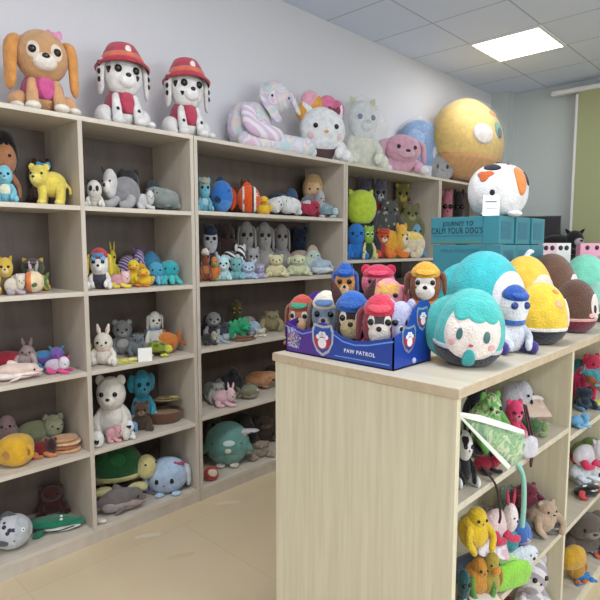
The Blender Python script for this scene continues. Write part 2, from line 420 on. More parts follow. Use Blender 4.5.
def k_bear(t, k):
    m = plush(k['c']) if not k.get('pat') else k['pat']; hh = k.get('head', .27); hz = 1 - hh * k.get('toph', 1.12)
    if k.get('ear') == 'bunny': hz = 1 - hh * 2.0
    hc = (k.get('hx', 0), -.06, hz); hr = (hh * k.get('hw', 1.15), hh * 1.05, hh)
    bh = max(.24, (hz - hh * .7) * .56)
    body = t.ball('body', (0, .04, bh), (k.get('bw', .33), .3, bh), plush(k.get('bc', k['c'])) if not k.get('pat') else m, taper=-.14)
    if k.get('belly'): t.patch('belly', (0, .04, bh), (k.get('bw', .33), .3, bh), 0, 2, 40, plush(k['belly']), .02)
    if k.get('vest'):
        t.belt('vest', (0, .04, bh), (k.get('bw', .33) * 1.03, .31, bh * 1.03), 2, -.35, .92, plush(k['vest']), .03)
        t.patch('vest_panel', (0, .04, bh), (k.get('bw', .33) * 1.05, .325, bh * 1.05), 4, 12, 22, plush(k.get('vest2', k['vest'])), .03, asp=1.5)
    head = t.ball('head', hc, hr, m)
    face(t, hc, hr, k, head); ears(t, hc, hr, k, head)
    ac = plush(k.get('ac', k['c'])) if not k.get('pat') else m; lc = plush(k.get('lc', k.get('ac', k['c']))) if not k.get('pat') else m
    for s_ in (-1, 1):
        if k.get('dogsit'):
            t.limb('foreleg', [(s_ * .15, -.16, bh * 1.35), (s_ * .17, -.26, bh * .7), (s_ * .17, -.34, .07)], [.07, .08, .085], ac)
            t.ball('paw', (s_ * .18, -.4, .055), (.1, .12, .055), plush(k.get('paw', k['c'])))
            t.ball('haunch', (s_ * .3, .02, .13), (.15, .24, .14), ac); t.ball('hind_paw', (s_ * .36, -.26, .05), (.09, .17, .05), plush(k.get('paw', k['c'])))
            if k.get('legspot'): t.ball('leg_spot', (s_ * .17, -.33, bh * .75), (.03, .03, .035), plush('1c1718'), n=10)
            continue
        if k.get('armdown', True):
            t.limb('arm', [(s_ * .24, -.06, bh * 1.45), (s_ * .34, -.2, bh * .9), (s_ * .25, -.36, bh * .32 + .05)], [.075, .095, .085], ac)
        if k.get('paw'): t.ball('paw', (s_ * .25, -.37, .075), (.11, .12, .075), plush(k['paw']))
        t.limb('leg', [(s_ * .22, .0, .12), (s_ * .36, -.22, .105), (s_ * .4, -.38, .1)], [.11, .11, .095], lc)
        if k.get('sole'): t.ball('sole', (s_ * .41, -.455, .11), (.065, .03, .075), plush(k['sole']), n=12)
    if k.get('spots'):
        for (a_, e_, z_) in k['spots']: t.patch('spot', hc, hr, a_, e_, z_, plush(k.get('spotc', '1c1718')), .015, head, wob=lambda q: 1 + .2 * math.sin(3 * q))
    if k.get('blaze'): t.patch('blaze', hc, hr, 0, 25, 24, plush(k['blaze']), .012, head, asp=1.7)
    if k.get('hat'):
        hm = plush(k['hat']); z0 = hz + hh * .35
        t.limb('hat_brim', [(-hr[0] * .01, 0, z0), (hr[0] * .01, 0, z0)], [.01, .01], hm) if False else None
        cap = lathe(t, 'hat', [(hr[0] * 1.36, z0 - hh * .15), (hr[0] * 1.42, z0 - hh * .1), (hr[0] * 1.05, z0 + hh * .18), (hr[0] * .96, z0 + hh * .5), (hr[0] * .72, z0 + hh * .86), (hr[0] * .3, z0 + hh * 1.02), (0, z0 + hh * 1.04)], hc[0], hc[1], plush(k['hat']), k.get('tilt', -8))
        lathe(t, 'hat_band', [(hr[0] * 1.12, z0 + hh * .14), (hr[0] * 1.08, z0 + hh * .3), (hr[0] * 1.02, z0 + hh * .36)], hc[0], hc[1], plush(k.get('band', k['hat'])), k.get('tilt', -8), cap)
        if k.get('disc'): t.ball('hat_patch', (hc[0] + .02, hc[1] - hr[1] * .93, z0 + hh * .58), (hh * .2, hh * .09, hh * .22), plush(k['disc']), n=14, par=cap)
    if k.get('flower'):
        for fx, fz, fc in ((-.75, .75, 'e0a040'), (-.3, 1.1, 'eaa850'), (.25, 1.12, 'e880a8'), (-.5, 1.25, 'f0b0c4'), (.6, .95, 'd87098')):
            t.ball('flower_petal', (hc[0] + fx * hr[0], hc[1] + .06, hc[2] + fz * hr[2]), (hr[0] * .42, hr[1] * .3, hr[2] * .42), plush(fc), n=16, par=head)
    if k.get('cap'):
        t.patch('cap', hc, (hr[0] * 1.05, hr[1] * 1.05, hr[2] * 1.05), 0, 80, 62, plush(k['cap']), .06, head)
        t.ball('cap_peak', (hc[0], hc[1] - hr[1] * .85, hc[2] + hr[2] * .62), (hr[0] * .62, hr[1] * .42, hr[2] * .1), plush(k.get('peak', k['cap'])), (18, 0, 0), par=head)
    if k.get('goggles'):
        for s_ in (-1, 1): t.ball('goggle_lens', np.array(hc) + dirv(s_ * 26, 20) * A3(hr) * 1.02, (hr[0] * .3, hr[1] * .14, hr[2] * .24), flat(k['goggles'], .15), par=head)
    if k.get('bow'): bowpart(t, (hc[0] + hr[0] * .45, hc[1] - hr[1] * .3, hc[2] + hr[2] * .85), hh * .4, plush(k['bow']), head)
    if k.get('scarf'): t.belt('scarf', (hc[0], hc[1] + .03, hz - hh * .72), (hr[0] * .85, hr[1] * .85, hh * .35), 2, -.5, .6, plush(k['scarf']), .03)
    if k.get('tail', True) and k.get('tail') != False: t.ball('tail', (0, .36, .12), (.07, .07, .07), m, n=12)
def bowpart(t, c, s, m, par=None):
    c = np.array(c)
    o = t.ball('bow', c, (s * .28, s * .25, s * .28), m, n=12, par=par)
    for s_ in (-1, 1): t.pad('bow_loop', [(0, 0), (s_ * s * .6, s * .45), (s_ * s * .9, 0), (s_ * s * .6, -s * .45)], s * .18, c, m, None, o)
def lathe(t, name, prof, cx, cy, m, tilt=0, par=None):
    n = 28; V = []; F = []
    R = rotm((tilt, 0, 0)); z0 = prof[0][1]
    full = prof + [(max(0, r - .012), z - .012) for r, z in prof[::-1]]
    for r, z in full:
        for k in range(n):
            a = 2 * PI * k / n; p = np.array((r * math.cos(a), r * math.sin(a), z - z0)); V.append(R @ p + (cx, cy, z0))
    for j in range(len(full) - 1):
        for k in range(n): F.append((j * n + k, j * n + (k + 1) % n, (j + 1) * n + (k + 1) % n, (j + 1) * n + k))
    j = len(full) - 1
    for k in range(n): F.append((j * n + k, j * n + (k + 1) % n, (k + 1) % n, k))
    return t.fin(name, V, F, m, par)
def bagged(t):
    t.ball('plastic_bag', (0, 0, .5), (.56, .6, .53), clear('f4f6f8', .17, .15), n=26, lump=.05); return t
def k_round(t, k):
    """ball-shaped soft toy: one squashed ball with patches"""
    c = (0, 0, .48); r = (.5, .5, .5); m = k.get('pat') or plush(k['c'])
    b = t.ball('body', c, r, m, puff=.92, flatb=.86, taper=-k.get('egg', 0), n=40 if t.big > .15 else 24)
    t.pf = (.92, k.get('egg', 0))
    if k.get('base'): t.belt('lower_body', c, np.array(r) * 1.0, 2, -.93, -.45, plush(k['base']), .035)
    if k.get('mid'): t.belt('collar', c, np.array(r) * 1.0, 2, -.6, -.36, plush(k['mid']), .03)
    fa = k.get('faz', 0)
    if k.get('face'):
        t.patch('face', c, np.array(r) * 1.0, fa, 2, k.get('fang', 44), plush(k['face']), .04, asp=.86)
        if k.get('fringe'):
            for q, (da, sp) in enumerate(((-22, 24), (4, -6), (26, -30))): t.patch('fringe', c, np.array(r) * 1.0, fa + da, 31, 17, plush(k['c']), .065, asp=1.1, spin=sp)
    if k.get('faces', True):
        for s_ in (-1, 1):
            if k.get('sleepy'): t.patch('eye', c, r, fa + s_ * 19, -2, 5.5, flat('40302c', .4), .07, asp=.35, spin=s_ * 12)
            else: t.patch('eye', c, r, fa + s_ * 19, -2, 5, flat(k.get('eyec', '26262c'), .2), .07, asp=1.4)
            if k.get('blush'): t.patch('cheek', c, r, fa + s_ * 30, -14, 6, plush(k['blush']), .062, asp=.7)
        t.patch('mouth', c, r, fa, -14, 3.2, flat('a0524f', .5), .07, asp=.5)
    if k.get('tie'):
        t.patch('tie', c, r, fa, -36, 8, plush(k['tie']), .09, asp=2.1); 
    if k.get('hairback'):
        t.ball('back_hair', (-.16, .2, .42), (.5, .36, .44), plush(k['hairback']))
    if k.get('ear'): ears(t, c, (.44, .4, .44), k, b)
    if k.get('feet'):
        for s_ in (-1, 1): t.ball('foot', (s_ * .2, -.4, .06), (.12, .12, .06), plush(k['feet']))
    for (a_, e_, z_, cc) in k.get('spotsc', []): t.patch('spot', c, r, a_, e_, z_, plush(cc), .025, wob=lambda q: 1 + .18 * math.sin(2 * q + 1))
    if k.get('tailc'): t.ball('tail', (0, .5, .2), (.1, .1, .1), plush(k['tailc']), n=12)
    if k.get('tuft'): t.limb('tuft', [(0, 0, .94), (.05, -.02, 1.02), (.12, -.03, 1.03)], [.05, .04, .02], plush(k['tuft']))
    if k.get('bow'): bowpart(t, (.28, -.25, .86), .16, plush(k['bow']), b)
def k_lie(t, k):
    """four-legged toy lying on its belly, head towards +x unless flipped"""
    f = -1 if k.get('flip') else 1; m = k.get('pat') or plush(k['c']); X = lambda x: x * f
    t.ball('body', (X(-.08), .03, .4), (.4, .3, .38), m, flatb=.85)
    if k.get('back'): t.patch('back_patch', (X(-.08), .03, .4), (.4, .3, .38), 0, 80, 60, plush(k['back']), .02)
    hc = (X(.28), -.14, .58); hr = (.2, .25, .36)
    h = t.ball('head', hc, hr, plush(k.get('hc', k['c'])) if not k.get('pat') else m)
    kk = dict(k); kk.setdefault('es', .08); kk['eel'] = 8
    for s_ in (-1, 1): t.eye(hc, hr, s_ * 32 + f * 25, 10, .05, None, k.get('ew'), h)
    az = f * 25
    if k.get('muz'):
        p = np.array(hc) + dirv(az, -15) * np.array(hr) * .85; t.ball('muzzle', p, (.11, .13, .15), plush(k['muz']), par=h)
        t.ball('nose', p + dirv(az, 15) * (.11, .13, .15), (.04, .04, .045), flat(k.get('nose', '1a1413'), .3), n=10, par=h)
    else: t.ball('nose', np.array(hc) + dirv(az, -5) * np.array(hr), (.03, .03, .035), flat(k.get('nose', '1a1413'), .3), n=10, par=h)
    ears(t, hc, hr, k, h)
    for y_ in (-.3, .3):
        t.limb('leg', [(X(.12), y_ * .7, .2), (X(.28), y_, .11), (X(.42), y_ * 1.1, .1)], [.11, .1, .09], plush(k.get('lc', k['c'])) if not k.get('pat') else m)
        t.limb('leg', [(X(-.25), y_ * .8, .22), (X(-.2), y_ * 1.15, .12), (X(-.05), y_ * 1.2, .1)], [.13, .12, .09], plush(k.get('lc', k['c'])) if not k.get('pat') else m)
    if k.get('ltail'): t.limb('tail', [(X(-.42), .0, .3), (X(-.5), -.12, .22), (X(-.42), -.3, .12)], [.06, .055, .04], plush(k['ltail']))
def k_stand(t, k):
    """four-legged toy standing, head to +x (flip: -x)"""
    f = -1 if k.get('flip') else 1; m = k.get('pat') or plush(k['c']); X = lambda x: x * f
    t.ball('body', (X(-.06), .05, .5), (.36, .32, .3), m)
    hc = (X(.22), -.14, .66); hr = (.24, .28, .27); h = t.ball('head', hc, hr, m)
    for s_ in (-1, 1): t.eye(hc, hr, s_ * 34 + f * 15, 12, .06, None, k.get('ew'), h)
    if k.get('trunk'):
        p = np.array(hc) + dirv(f * 15, -10) * np.array(hr) * .8
        t.limb('trunk', [p, p + (X(.1), -.15, -.15), p + (X(.12), -.2, -.32), p + (X(.2), -.25, -.38)], [.1, .085, .07, .055], m, h)
    elif k.get('muz'):
        p = np.array(hc) + dirv(f * 20, -18) * np.array(hr) * .8; t.ball('muzzle', p, (.15, .17, .13), plush(k['muz']), par=h)
        t.ball('nose', p + dirv(f * 20, 15) * (.15, .17, .13), (.04, .035, .03), flat(k.get('nose', '1a1413'), .3), n=10, par=h)
    ears(t, hc, hr, k, h)
    for x_ in (-.26, .16):
        for y_ in (-.17, .2):
            t.limb('leg', [(X(x_), y_, .4), (X(x_), y_ - .02, .2), (X(x_ + .02), y_ - .04, .09)], [.12, .105, .1], m)
            if k.get('paw'): t.ball('paw', (X(x_ + .03), y_ - .05, .07), (.115, .13, .07), plush(k['paw']), n=12)
    t.limb('tail', [(X(-.4), .1, .5), (X(-.48), .12, .42), (X(-.5), .1, .3)], [.045, .035, .04], m)
    if k.get('crest'):
        for i, (x_, z_) in enumerate(((-.28, .78), (-.1, .84), (.08, .92), (.26, .95))):
            t.pad('crest_spike', [(-.1, -.06), (0, .16), (.1, -.06)], .06, (X(x_), .05 - .03 * i, z_), plush(k['crest']))
    if k.get('hatbow'): bowpart(t, (X(.12), -.1, .92), .2, plush(k['hatbow']), h)
    if k.get('shirt'): t.belt('shirt', (X(-.06), .05, .5), (.37, .33, .31), 0, -.4, .5, plush(k['shirt']), .04)
def k_fish(t, k):
    f = -1 if k.get('flip') else 1; X = lambda x: x * f; m = k.get('pat') or plush(k['c'])
    c = (X(.08), 0, .5); r = (.4, .42, .46); b = t.ball('body', c, r, m)
    for i, q in enumerate(k.get('bands', [])):
        t0, t1, cc = q; t0, t1 = (t0 * f, t1 * f) if f > 0 else (-t1, -t0); t.belt('stripe', c, r, 0, t0, t1, plush(cc), .02, b)
    if k.get('belly'): t.patch('belly', c, r, f * 10, -75, 62, plush(k['belly']), .02, b)
    fm = plush(k.get('fin', k['c']))
    t.pad('tail_fin', [(0, .04), (X(-.16), .34), (X(-.26), .36), (X(-.16), 0), (X(-.26), -.34), (X(-.16), -.32), (0, -.04)], .06, (X(-.26), 0, .5), fm)
    t.pad('dorsal_fin', [(-.16, 0), (X(-.1), .14), (X(.02), .17), (.14, 0)], .05, (X(.05), 0, .9), fm)
    t.pad('side_fin', [(0, 0), (X(-.16), .1), (X(-.2), -.06), (X(-.04), -.12)], .04, (X(.1), -.42, .4), fm, (20, 0, 0))
    for s_ in (-1, 1):
        t.eye(c, r, f * 48 if s_ < 0 else f * 110, 18, .05, None, k.get('ew', 'f4f4f2'), b)
    if k.get('mouth'): t.patch('mouth', c, r, f * 78, -22, 14, plush(k['mouth']), .03, b, asp=.4)
def k_shark(t, k):
    f = -1 if k.get('flip') else 1; X = lambda x: x * f; m = k.get('pat') or plush(k['c'])
    b = t.limb('body', [(X(.38), -.1, .4), (X(.2), -.05, .5), (X(-.05), .02, .5), (X(-.28), .05, .42), (X(-.42), .1, .38)], [.12, .3, .34, .2, .07], m, flat=1.1, n=20)
    if k.get('belly'): t.limb('belly', [(X(.4), -.16, .26), (X(.15), -.16, .28), (X(-.15), -.1, .28), (X(-.3), 0, .3)], [.08, .2, .22, .08], plush(k['belly']), b, n=16)
    t.pad('dorsal_fin', [(-.1, 0), (X(-.08), .22), (X(0), .2), (.1, 0)], .04, (X(-.02), .02, .82), m)
    t.pad('tail_fin', [(0, 0), (X(-.1), .3), (X(-.14), .3), (X(-.08), 0), (X(-.12), -.2), (X(-.04), -.16)], .05, (X(-.4), .1, .42), m)
    t.limb('side_fin', [(X(.08), -.3, .3), (X(-.02), -.42, .16), (X(-.1), -.45, .08)], [.09, .07, .04], m, flat=.4)
    t.ball('eye', (X(.33), -.24, .5), (.022, .022, .06), EYE, n=10)
    if k.get('mouth'): t.limb('mouth', [(X(.44), -.2, .3), (X(.3), -.34, .26), (X(.12), -.36, .3)], .025, plush(k['mouth']), b)
def k_duck(t, k):
    m = plush(k['c']); t.ball('body', (0, .05, .33), (.42, .4, .33), m); hc = (.02, -.12, .72); hr = (.28, .28, .27)
    h = t.ball('head', hc, hr, m)
    for s_ in (-1, 1):
        t.eye(hc, hr, s_ * 35, 12, .05, None, k.get('ew'), h); t.ball('wing', (s_ * .4, .0, .38), (.1, .25, .2), m, (0, s_ * 25, 0))
        t.ball('foot', (s_ * .18, -.35, .06), (.14, .14, .055), plush(k['bill']))
    t.ball('bill', np.array(hc) + (0, -.3, -.05), (.17, .14, .07), plush(k['bill']), par=h)
    t.limb('tail', [(0, .36, .4), (0, .48, .52)], [.12, .04], m)
def k_turtle(t, k):
    f = -1 if k.get('flip') else 1; X = lambda x: x * f; skin = plush(k['skin'])
    t.ball('shell', (X(-.08), .04, .5), (.4, .42, .46), plush(k['c']), flatb=.5)
    t.belt('shell_rim', (X(-.08), .04, .5), (.41, .43, .46), 2, -.5, -.3, plush(k.get('rim', k['c'])), .04)
    for q, (a, e) in enumerate(((0, 75), (-50, 38), (0, 30), (50, 38), (130, 40), (-130, 40))):
        t.patch('shell_plate', (X(-.08), .04, .5), (.4, .42, .46), a, e, 16, plush(k.get('plate', k['c'])), .025)
    hc = (X(.36), -.16, .45); h = t.ball('head', hc, (.16, .18, .26), skin)
    for s_ in (-1, 1): t.eye(hc, (.16, .18, .26), s_ * 40 + f * 30, 20, .05, par=h)
    for x_, y_ in ((.2, -.38), (-.32, -.36), (.2, .4), (-.32, .4)): t.ball('flipper', (X(x_), y_, .12), (.16, .15, .1), skin, (0, 0, 30 * f))
def k_octo(t, k):
    m = plush(k['c']); c = (0, 0, .62); r = (.36, .38, .38); h = t.ball('head', c, r, m); face(t, c, r, dict(k, nose='none', es=.06), h)
    for i in range(7):
        a = 2 * PI * i / 7 + .2; x, y = math.sin(a), -math.cos(a)
        t.limb('tentacle', [(x * .2, y * .2, .36), (x * .36, y * .36, .14), (x * .46, y * .46, .09)], [.12, .1, .07], plush(k.get('c2', k['c'])))
def k_doll(t, k):
    hc = (0, -.03, .68); hr = (.34, .32, .3)
    t.ball('body', (0, .02, .24), (.27, .24, .26), plush(k['bc']), taper=-.2); h = t.ball('head', hc, hr, plush(k['c']))
    t.patch('hair', hc, np.array(hr) * 1.06, 180, 38, 112, plush(k['hair']), .06, h)
    for da, sp in ((-40, 20), (-12, 8), (14, -8), (42, -20)): t.patch('hair_fringe', hc, np.array(hr) * 1.05, da, 44, 17, plush(k['hair']), .1, h, asp=1.3, spin=sp)
    for s_ in (-1, 1):
        t.eye(hc, hr, s_ * 25, -4, .045, par=h); t.limb('arm', [(s_ * .2, -.02, .38), (s_ * .34, -.1, .26), (s_ * .36, -.2, .15)], [.06, .06, .055], plush(k.get('ac', k['c'])))
        t.limb('leg', [(s_ * .14, -.05, .12), (s_ * .18, -.25, .08), (s_ * .2, -.36, .08)], [.09, .08, .08], plush(k.get('lc', k['bc'])))
    t.patch('mouth', hc, hr, 0, -28, 5, flat('a5443f', .5), .03, h, asp=.4)
def k_pouch(t, k):
    """flat packaged soft goods: a puffed pouch with a folded header card"""
    m = k.get('pat') or plush(k['c']); sh = k.get('shape', [(-.48, .02), (-.5, .45), (-.46, .8), (0, .86), (.46, .8), (.5, .45), (.48, .02), (0, 0)])
    t.pad('filling', [(x * .9, .04 + z * .9) for x, z in sh], .3, (0, .0, 0), m)
    if k.get('card'): t.pad('header_card', [(-.46, .78), (-.46, 1), (.46, 1), (.46, .78)], .06, (0, 0, 0), flat(k['card'], .5))
    if k.get('bag', True): t.pad('plastic_bag', sh, .46, (0, 0, 0), clear())
    if k.get('c2'): t.ball('toy_trim', (.08, -.28, .42), (.22, .12, .2), plush(k['c2']))
def k_heap(t, k):
    """soft toy seen only as a lumpy curled body with limbs"""
    m = k.get('pat') or plush(k['c']); t.ball('body', (0, .02, .42), (.46, .42, .42), m, lump=.05)
    c2 = plush(k.get('c2', k['c']))
    t.limb('arm', [(-.3, -.2, .55), (-.4, -.38, .32), (-.28, -.46, .12)], [.11, .1, .09], c2)
    t.limb('arm', [(.26, -.22, .6), (.38, -.38, .4), (.3, -.46, .14)], [.11, .1, .09], c2)
    h = t.ball('head', (k.get('hx', .05), -.08, .74), (.28, .3, .26), c2 if k.get('h2') else m); kk = dict(k); face(t, (k.get('hx', .05), -.08, .74), (.28, .3, .26), kk, h)
    ears(t, (k.get('hx', .05), -.08, .74), (.28, .3, .26), k, h)
def k_snake(t, k):
    m = plush(k['c']); P = []; R = []
    for i in range(16):
        a = i * .8; q = .42 - .012 * i; P.append((q * math.cos(a), q * math.sin(a), .14 + .045 * i)); R.append(.11 if i < 14 else .12)
    R[0] = .05
    b = t.limb('body', P, R, m)
    hc = np.array(P[-1]) + (0, 0, .04); t.ball('head', hc, (.16, .18, .12), plush(k.get('hc', k['c'])))
    for s_ in (-1, 1): t.ball('eye', hc + (s_ * .08, -.14, .06), (.025, .025, .03), EYE, n=10)
def k_basket(t, k):
    lathe(t, 'basket', [(.0, .0), (.4, .0), (.46, .3), (.5, .9), (.5, 1.0)], 0, 0, plush(k['c']))
    t.ball('filling', (0, 0, .72), (.44, .44, .2), plush(k['c2']), lump=.05)
def k_mug(t, k):
    t.ball('body', (0, 0, .5), (.46, .46, .5), plush(k['c']), puff=.7); t.belt('rim', (0, 0, .5), (.46, .46, .5), 2, .72, .85, plush(k.get('rim', k['c'])), .06)
    t.limb('handle', [(.38, -.1, .72), (.56, -.15, .6), (.56, -.15, .38), (.38, -.1, .28)], .06, plush(k['c']))
    t.patch('snout_patch', (0, 0, .5), (.46, .46, .5), -10, -5, 22, plush(k['c2']), .03)
def k_log(t, k):
    t.limb('body', [(-.4, 0, .42), (0, -.02, .45), (.4, 0, .42)], [.36, .4, .36], plush(k['c']), n=18)
    for s_ in (-1, 1): t.ball('end_patch', (s_ * .47, 0, .42), (.06, .28, .28), plush(k['c2']))
def k_caps(t, k):
    """pancake-like layers stacked (a plush sandwich)"""
    n = len(k['layers'])
    for i, c_ in enumerate(k['layers']): t.ball('layer', (.03 * (-1) ** i, 0, (i + .5) / n), (.47 - .03 * (i % 2), .46, .62 / n), plush(c_), puff=.8)
def k_seal(t, k):
    f = -1 if k.get('flip') else 1; m = k.get('pat') or plush(k['c'])
    b = t.limb('body', [(-.4 * f, .1, .2), (-.15 * f, .03, .42), (.12 * f, -.02, .48), (.26 * f, -.08, .55)], [.09, .32, .36, .3], m, n=20)
    c = (.27 * f, -.1, .56); r = (.24, .3, .36)
    for s_ in (-1, 1): t.eye(c, r, s_ * 30 + f * 20, 8, .05, par=b)
    t.ball('nose', np.array(c) + dirv(f * 20, -12) * r, (.045, .04, .05), EYE, n=10, par=b)
    for s_ in (-1, 1): t.pad('flipper', [(0, 0), (.12, .1), (.2, -.04), (.06, -.1)], .04, (.05 * f, s_ * .3, .18), m, (90, 0, 0))
    t.pad('tail_flipper', [(0, 0), (-.1, .12), (-.18, .06), (-.12, 0), (-.18, -.06), (-.1, -.12)], .05, (-.36 * f, .1, .16), plush(k.get('c2', k['c'])), (70, 0, 0))
    if k.get('c3'): t.patch('back_patch', (-.02 * f, 0, .46), (.34, .36, .38), 0, 80, 48, plush(k['c3']), .02)
def k_whale(t, k):
    c = (0, 0, .48); r = (.46, .46, .47); b = t.ball('body', c, r, plush(k['c']))
    if k.get('belly'): t.patch('belly', c, r, 10, -68, 50, plush(k['belly']), .02, b)
    if k.get('gloss'): t.patch('shiny_patch', c, r, 5, 12, 16, flat(k['gloss'], .2), .03, b, asp=.5)
    for s_ in (-1, 1): t.eye(c, r, s_ * 40, 8, .03, par=b); t.ball('wing', (s_ * .44, -.05, .4), (.07, .2, .14), plush(k.get('w', k['c'])), (0, s_ * -30, 0), par=None)
    for s_ in (-1, 1): t.ball('foot', (s_ * .14, -.22, .05), (.1, .15, .05), plush(k.get('ft', 'd8d0c0')))
    t.ball('beak', (.02, -.47, .42), (.07, .1, .05), plush(k.get('ft', 'd8d0c0')), n=12)
def k_croc(t, k):
    m = plush(k['c']); t.limb('body', [(-.46, .1, .35), (-.2, .1, .5), (.1, .02, .5), (.34, -.05, .46), (.48, -.12, .38)], [.1, .3, .34, .24, .14], m, flat=1.1, n=18)
    j = t.limb('lower_jaw', [(.0, -.2, .26), (.25, -.26, .2), (.46, -.28, .3)], [.1, .12, .07], plush(k['belly']))
    t.limb('mouth_line', [(-.1, -.36, .3), (.15, -.4, .28), (.4, -.34, .36)], .025, plush('22262a'))
    for s_ in (-1, 1): t.ball('eye', (.2, -.1 + .1 * s_, .86), (.03, .04, .09), flat('f0f0ea', .3), n=10)
    t.limb('leg', [(-.15, -.3, .25), (-.2, -.42, .1)], [.1, .08], m); t.limb('leg', [(-.35, -.2, .2), (-.42, -.35, .08)], [.08, .06], m)
def k_book(t, k):
    t.pad('cover', [(-.5, 0), (-.5, 1), (.5, 1), (.5, 0)], .3, (0, 0, 0), flat(k['c'], .4)); t.pad('label', [(-.3, .3), (-.3, .7), (.3, .7), (.3, .3)], .33, (0, 0, 0), flat(k['c2'], .4))
KIND = dict(bear=(k_bear, .9), round=(k_round, .9), lie=(k_lie, .7), stand=(k_stand, .7), fish=(k_fish, .6), shark=(k_shark, .5), duck=(k_duck, .9), turtle=(k_turtle, .8),
            octo=(k_octo, .9), doll=(k_doll, .75), pouch=(k_pouch, .3), heap=(k_heap, .8), snake=(k_snake, .9), basket=(k_basket, .8), mug=(k_mug, .8), log=(k_log, .6),
            caps=(k_caps, .8), seal=(k_seal, .7), whale=(k_whale, .9), croc=(k_croc, .5))

# place a toy on a surface of height z, at depth x, where the ray through column u meets it
CO = CAM_O; cy_, sy_ = math.cos(YAW), math.sin(YAW)
F0 = np.array([-sy_, cy_, 0]); RV = np.array([cy_, sy_, 0]); FV = F0 * math.cos(PITCH) - np.array([0, 0, math.sin(PITCH)]); UV = np.array([0, 0, math.cos(PITCH)]) + F0 * math.sin(PITCH)
def ray(u, v): return FV + RV * (u - 300) / FPX - UV * (v - 300) / FPX
def put(name, kind, u, w, vt, x, z, label, k=None, rz=65, tilt=None, d=None, cat='plush toy', group=None, vb=None, y=None, zb=None):
    k = k or {}
    q = ray(u, vb or vt); P = CO + q * ((x - CO[0]) / q[0])
    if y is not None: P[1] = y
    dep = (P - CO) @ FV; W = w * dep / FPX
    if zb is not None:
        q3 = ray(u, zb); z = max(z, (CO + q3 * ((P[1] - CO[1]) / q3[1]))[2])
    q2 = ray(u, vt); Pt = CO + q2 * ((P[1] - CO[1]) / q2[1]); H = max(.03, Pt[2] - z)
    fn, dr = KIND[kind]; D = min(d or W * dr, .30)
    t = Toy(name, W, D, H, (P[0], P[1], z), math.radians(rz), label, cat, group)
    if tilt: t.root.rotation_euler = (math.radians(tilt[0]), math.radians(tilt[1]), math.radians(rz))
    fn(t, k); fit(t, group); return t
BAYS = {'soft toys in the left shelf column': (.578, 1.171, 0), 'soft toys in the second shelf column': (1.197, 1.798, 0), 'soft toys in the middle shelf unit': (1.85, 3.126, 1),
        'soft toys in the third shelf unit': (3.178, 4.476, 2), 'soft toys in the far shelf unit': (4.53, 5.8, 2), 'soft toys in the near counter bay': (1.245, 2.072, 3), 'soft toys in the second counter bay': (2.098, 2.935, 4)}
LEVS = [[.08, .48, .885, 1.277, 1.685, 2.10], [.08, .50, .90, 1.285, 1.692, 2.10], [.08, .50, .90, 1.385, 2.10], [.08, .45, .84, 1.142], [.08, .44, .80, 1.142]]
def fit(t, group):
    r = t.root
    if group not in BAYS:
        return
    y0, y1, li = BAYS[group]; P = np.concatenate(t.pts) @ np.array(r.rotation_euler.to_matrix()).T + np.array(r.location)
    x0, x1 = (-2.942, -2.53) if li < 3 else (-.947, -.59)
    mn, mx = P.min(0), P.max(0)
    up = min([l for l in LEVS[li] if l > r.location[2] + .02]) - .024
    s = min(1, (up - r.location[2]) / max(.01, mx[2] - r.location[2]), (y1 - y0) / (mx[1] - mn[1]), (x1 - x0) / (mx[0] - mn[0]))
    if s < 1:
        r.scale = (s, s, s); L0 = np.array(r.location); mn = L0 + (mn - L0) * s; mx = L0 + (mx - L0) * s
    for a, lo, hi in ((0, x0, x1), (1, y0, y1)):
        if mn[a] < lo: r.location[a] += lo - mn[a]
        elif mx[a] > hi: r.location[a] -= mx[a] - hi

# ================================================================ toys
G = None
def T(name, kind, u, w, vt, x, z, label, k=None, rz=65, **kw):
    return put(name, kind, u, w, vt, x, z, label, k, rz, group=kw.pop('group', G), **kw)
FR, BK = -2.665, -2.85
S1, S2, S3, S4, S5 = 1.685, 1.277, .885, .48, .08
M1, M2, M3, M4, M5 = 1.692, 1.285, .90, .50, .08
TOPZ = 2.10

# ---- on top of the wall shelving
G = 'large plush toys on top of the wall shelving'
T('plush_puppy', 'bear', 40, 72, 30, -2.70, TOPZ, 'large tan plush puppy with long orange ears and pink vest, on top of the shelving',
  dict(dogsit=1, earw=.5, c='c99b6e', ear='floppy', earc='dd9a52', flop=1.25, muz='efe6dc', ew='e9d9c8', vest='b8487c', vest2='cf5a94', lc='efe8dc', ac='d6a273', paw='efe8dc', head=.31, hw=1.1, es=.08, bow='e39ac2', toph=1.05, bw=.27, eel=4), 78, d=.27)
T('plush_puppy', 'bear', 121, 62, 45, -2.70, TOPZ, 'left one of the two white spotted plush puppies in red hats and red vests',
  dict(dogsit=1, legspot=1, c='e6e4e4', ear='floppy', earc='dcd8d8', earspots=1, flop=1.0, muz='f2f0ef', vest='a83a52', vest2='b9435c', hat='bd4054', band='e0785e', disc='f3f1ef', head=.27, es=.09, spots=[(-60, 5, 9), (35, -10, 7)], toph=1.35, bw=.27, lc='eceaea'), 80, d=.26)
T('plush_puppy', 'bear', 185, 56, 60, -2.70, TOPZ, 'right one of the two white spotted plush puppies in red hats',
  dict(dogsit=1, legspot=1, c='e6e4e4', ear='floppy', earc='dcd8d8', earspots=1, flop=1.0, muz='f2f0ef', vest='a83a52', vest2='b9435c', hat='bd4054', band='e0785e', disc='f3f1ef', head=.27, es=.09, spots=[(-60, 5, 9), (-35, -20, 6)], toph=1.35, bw=.27, lc='eceaea'), 80, d=.26)
TD = pattern('tiedye', 'dcbcd0', 'ece6ea', 'c4c0e0', 'ecdcd4', 'bcd4dc', 'e4dcea', scale=8)
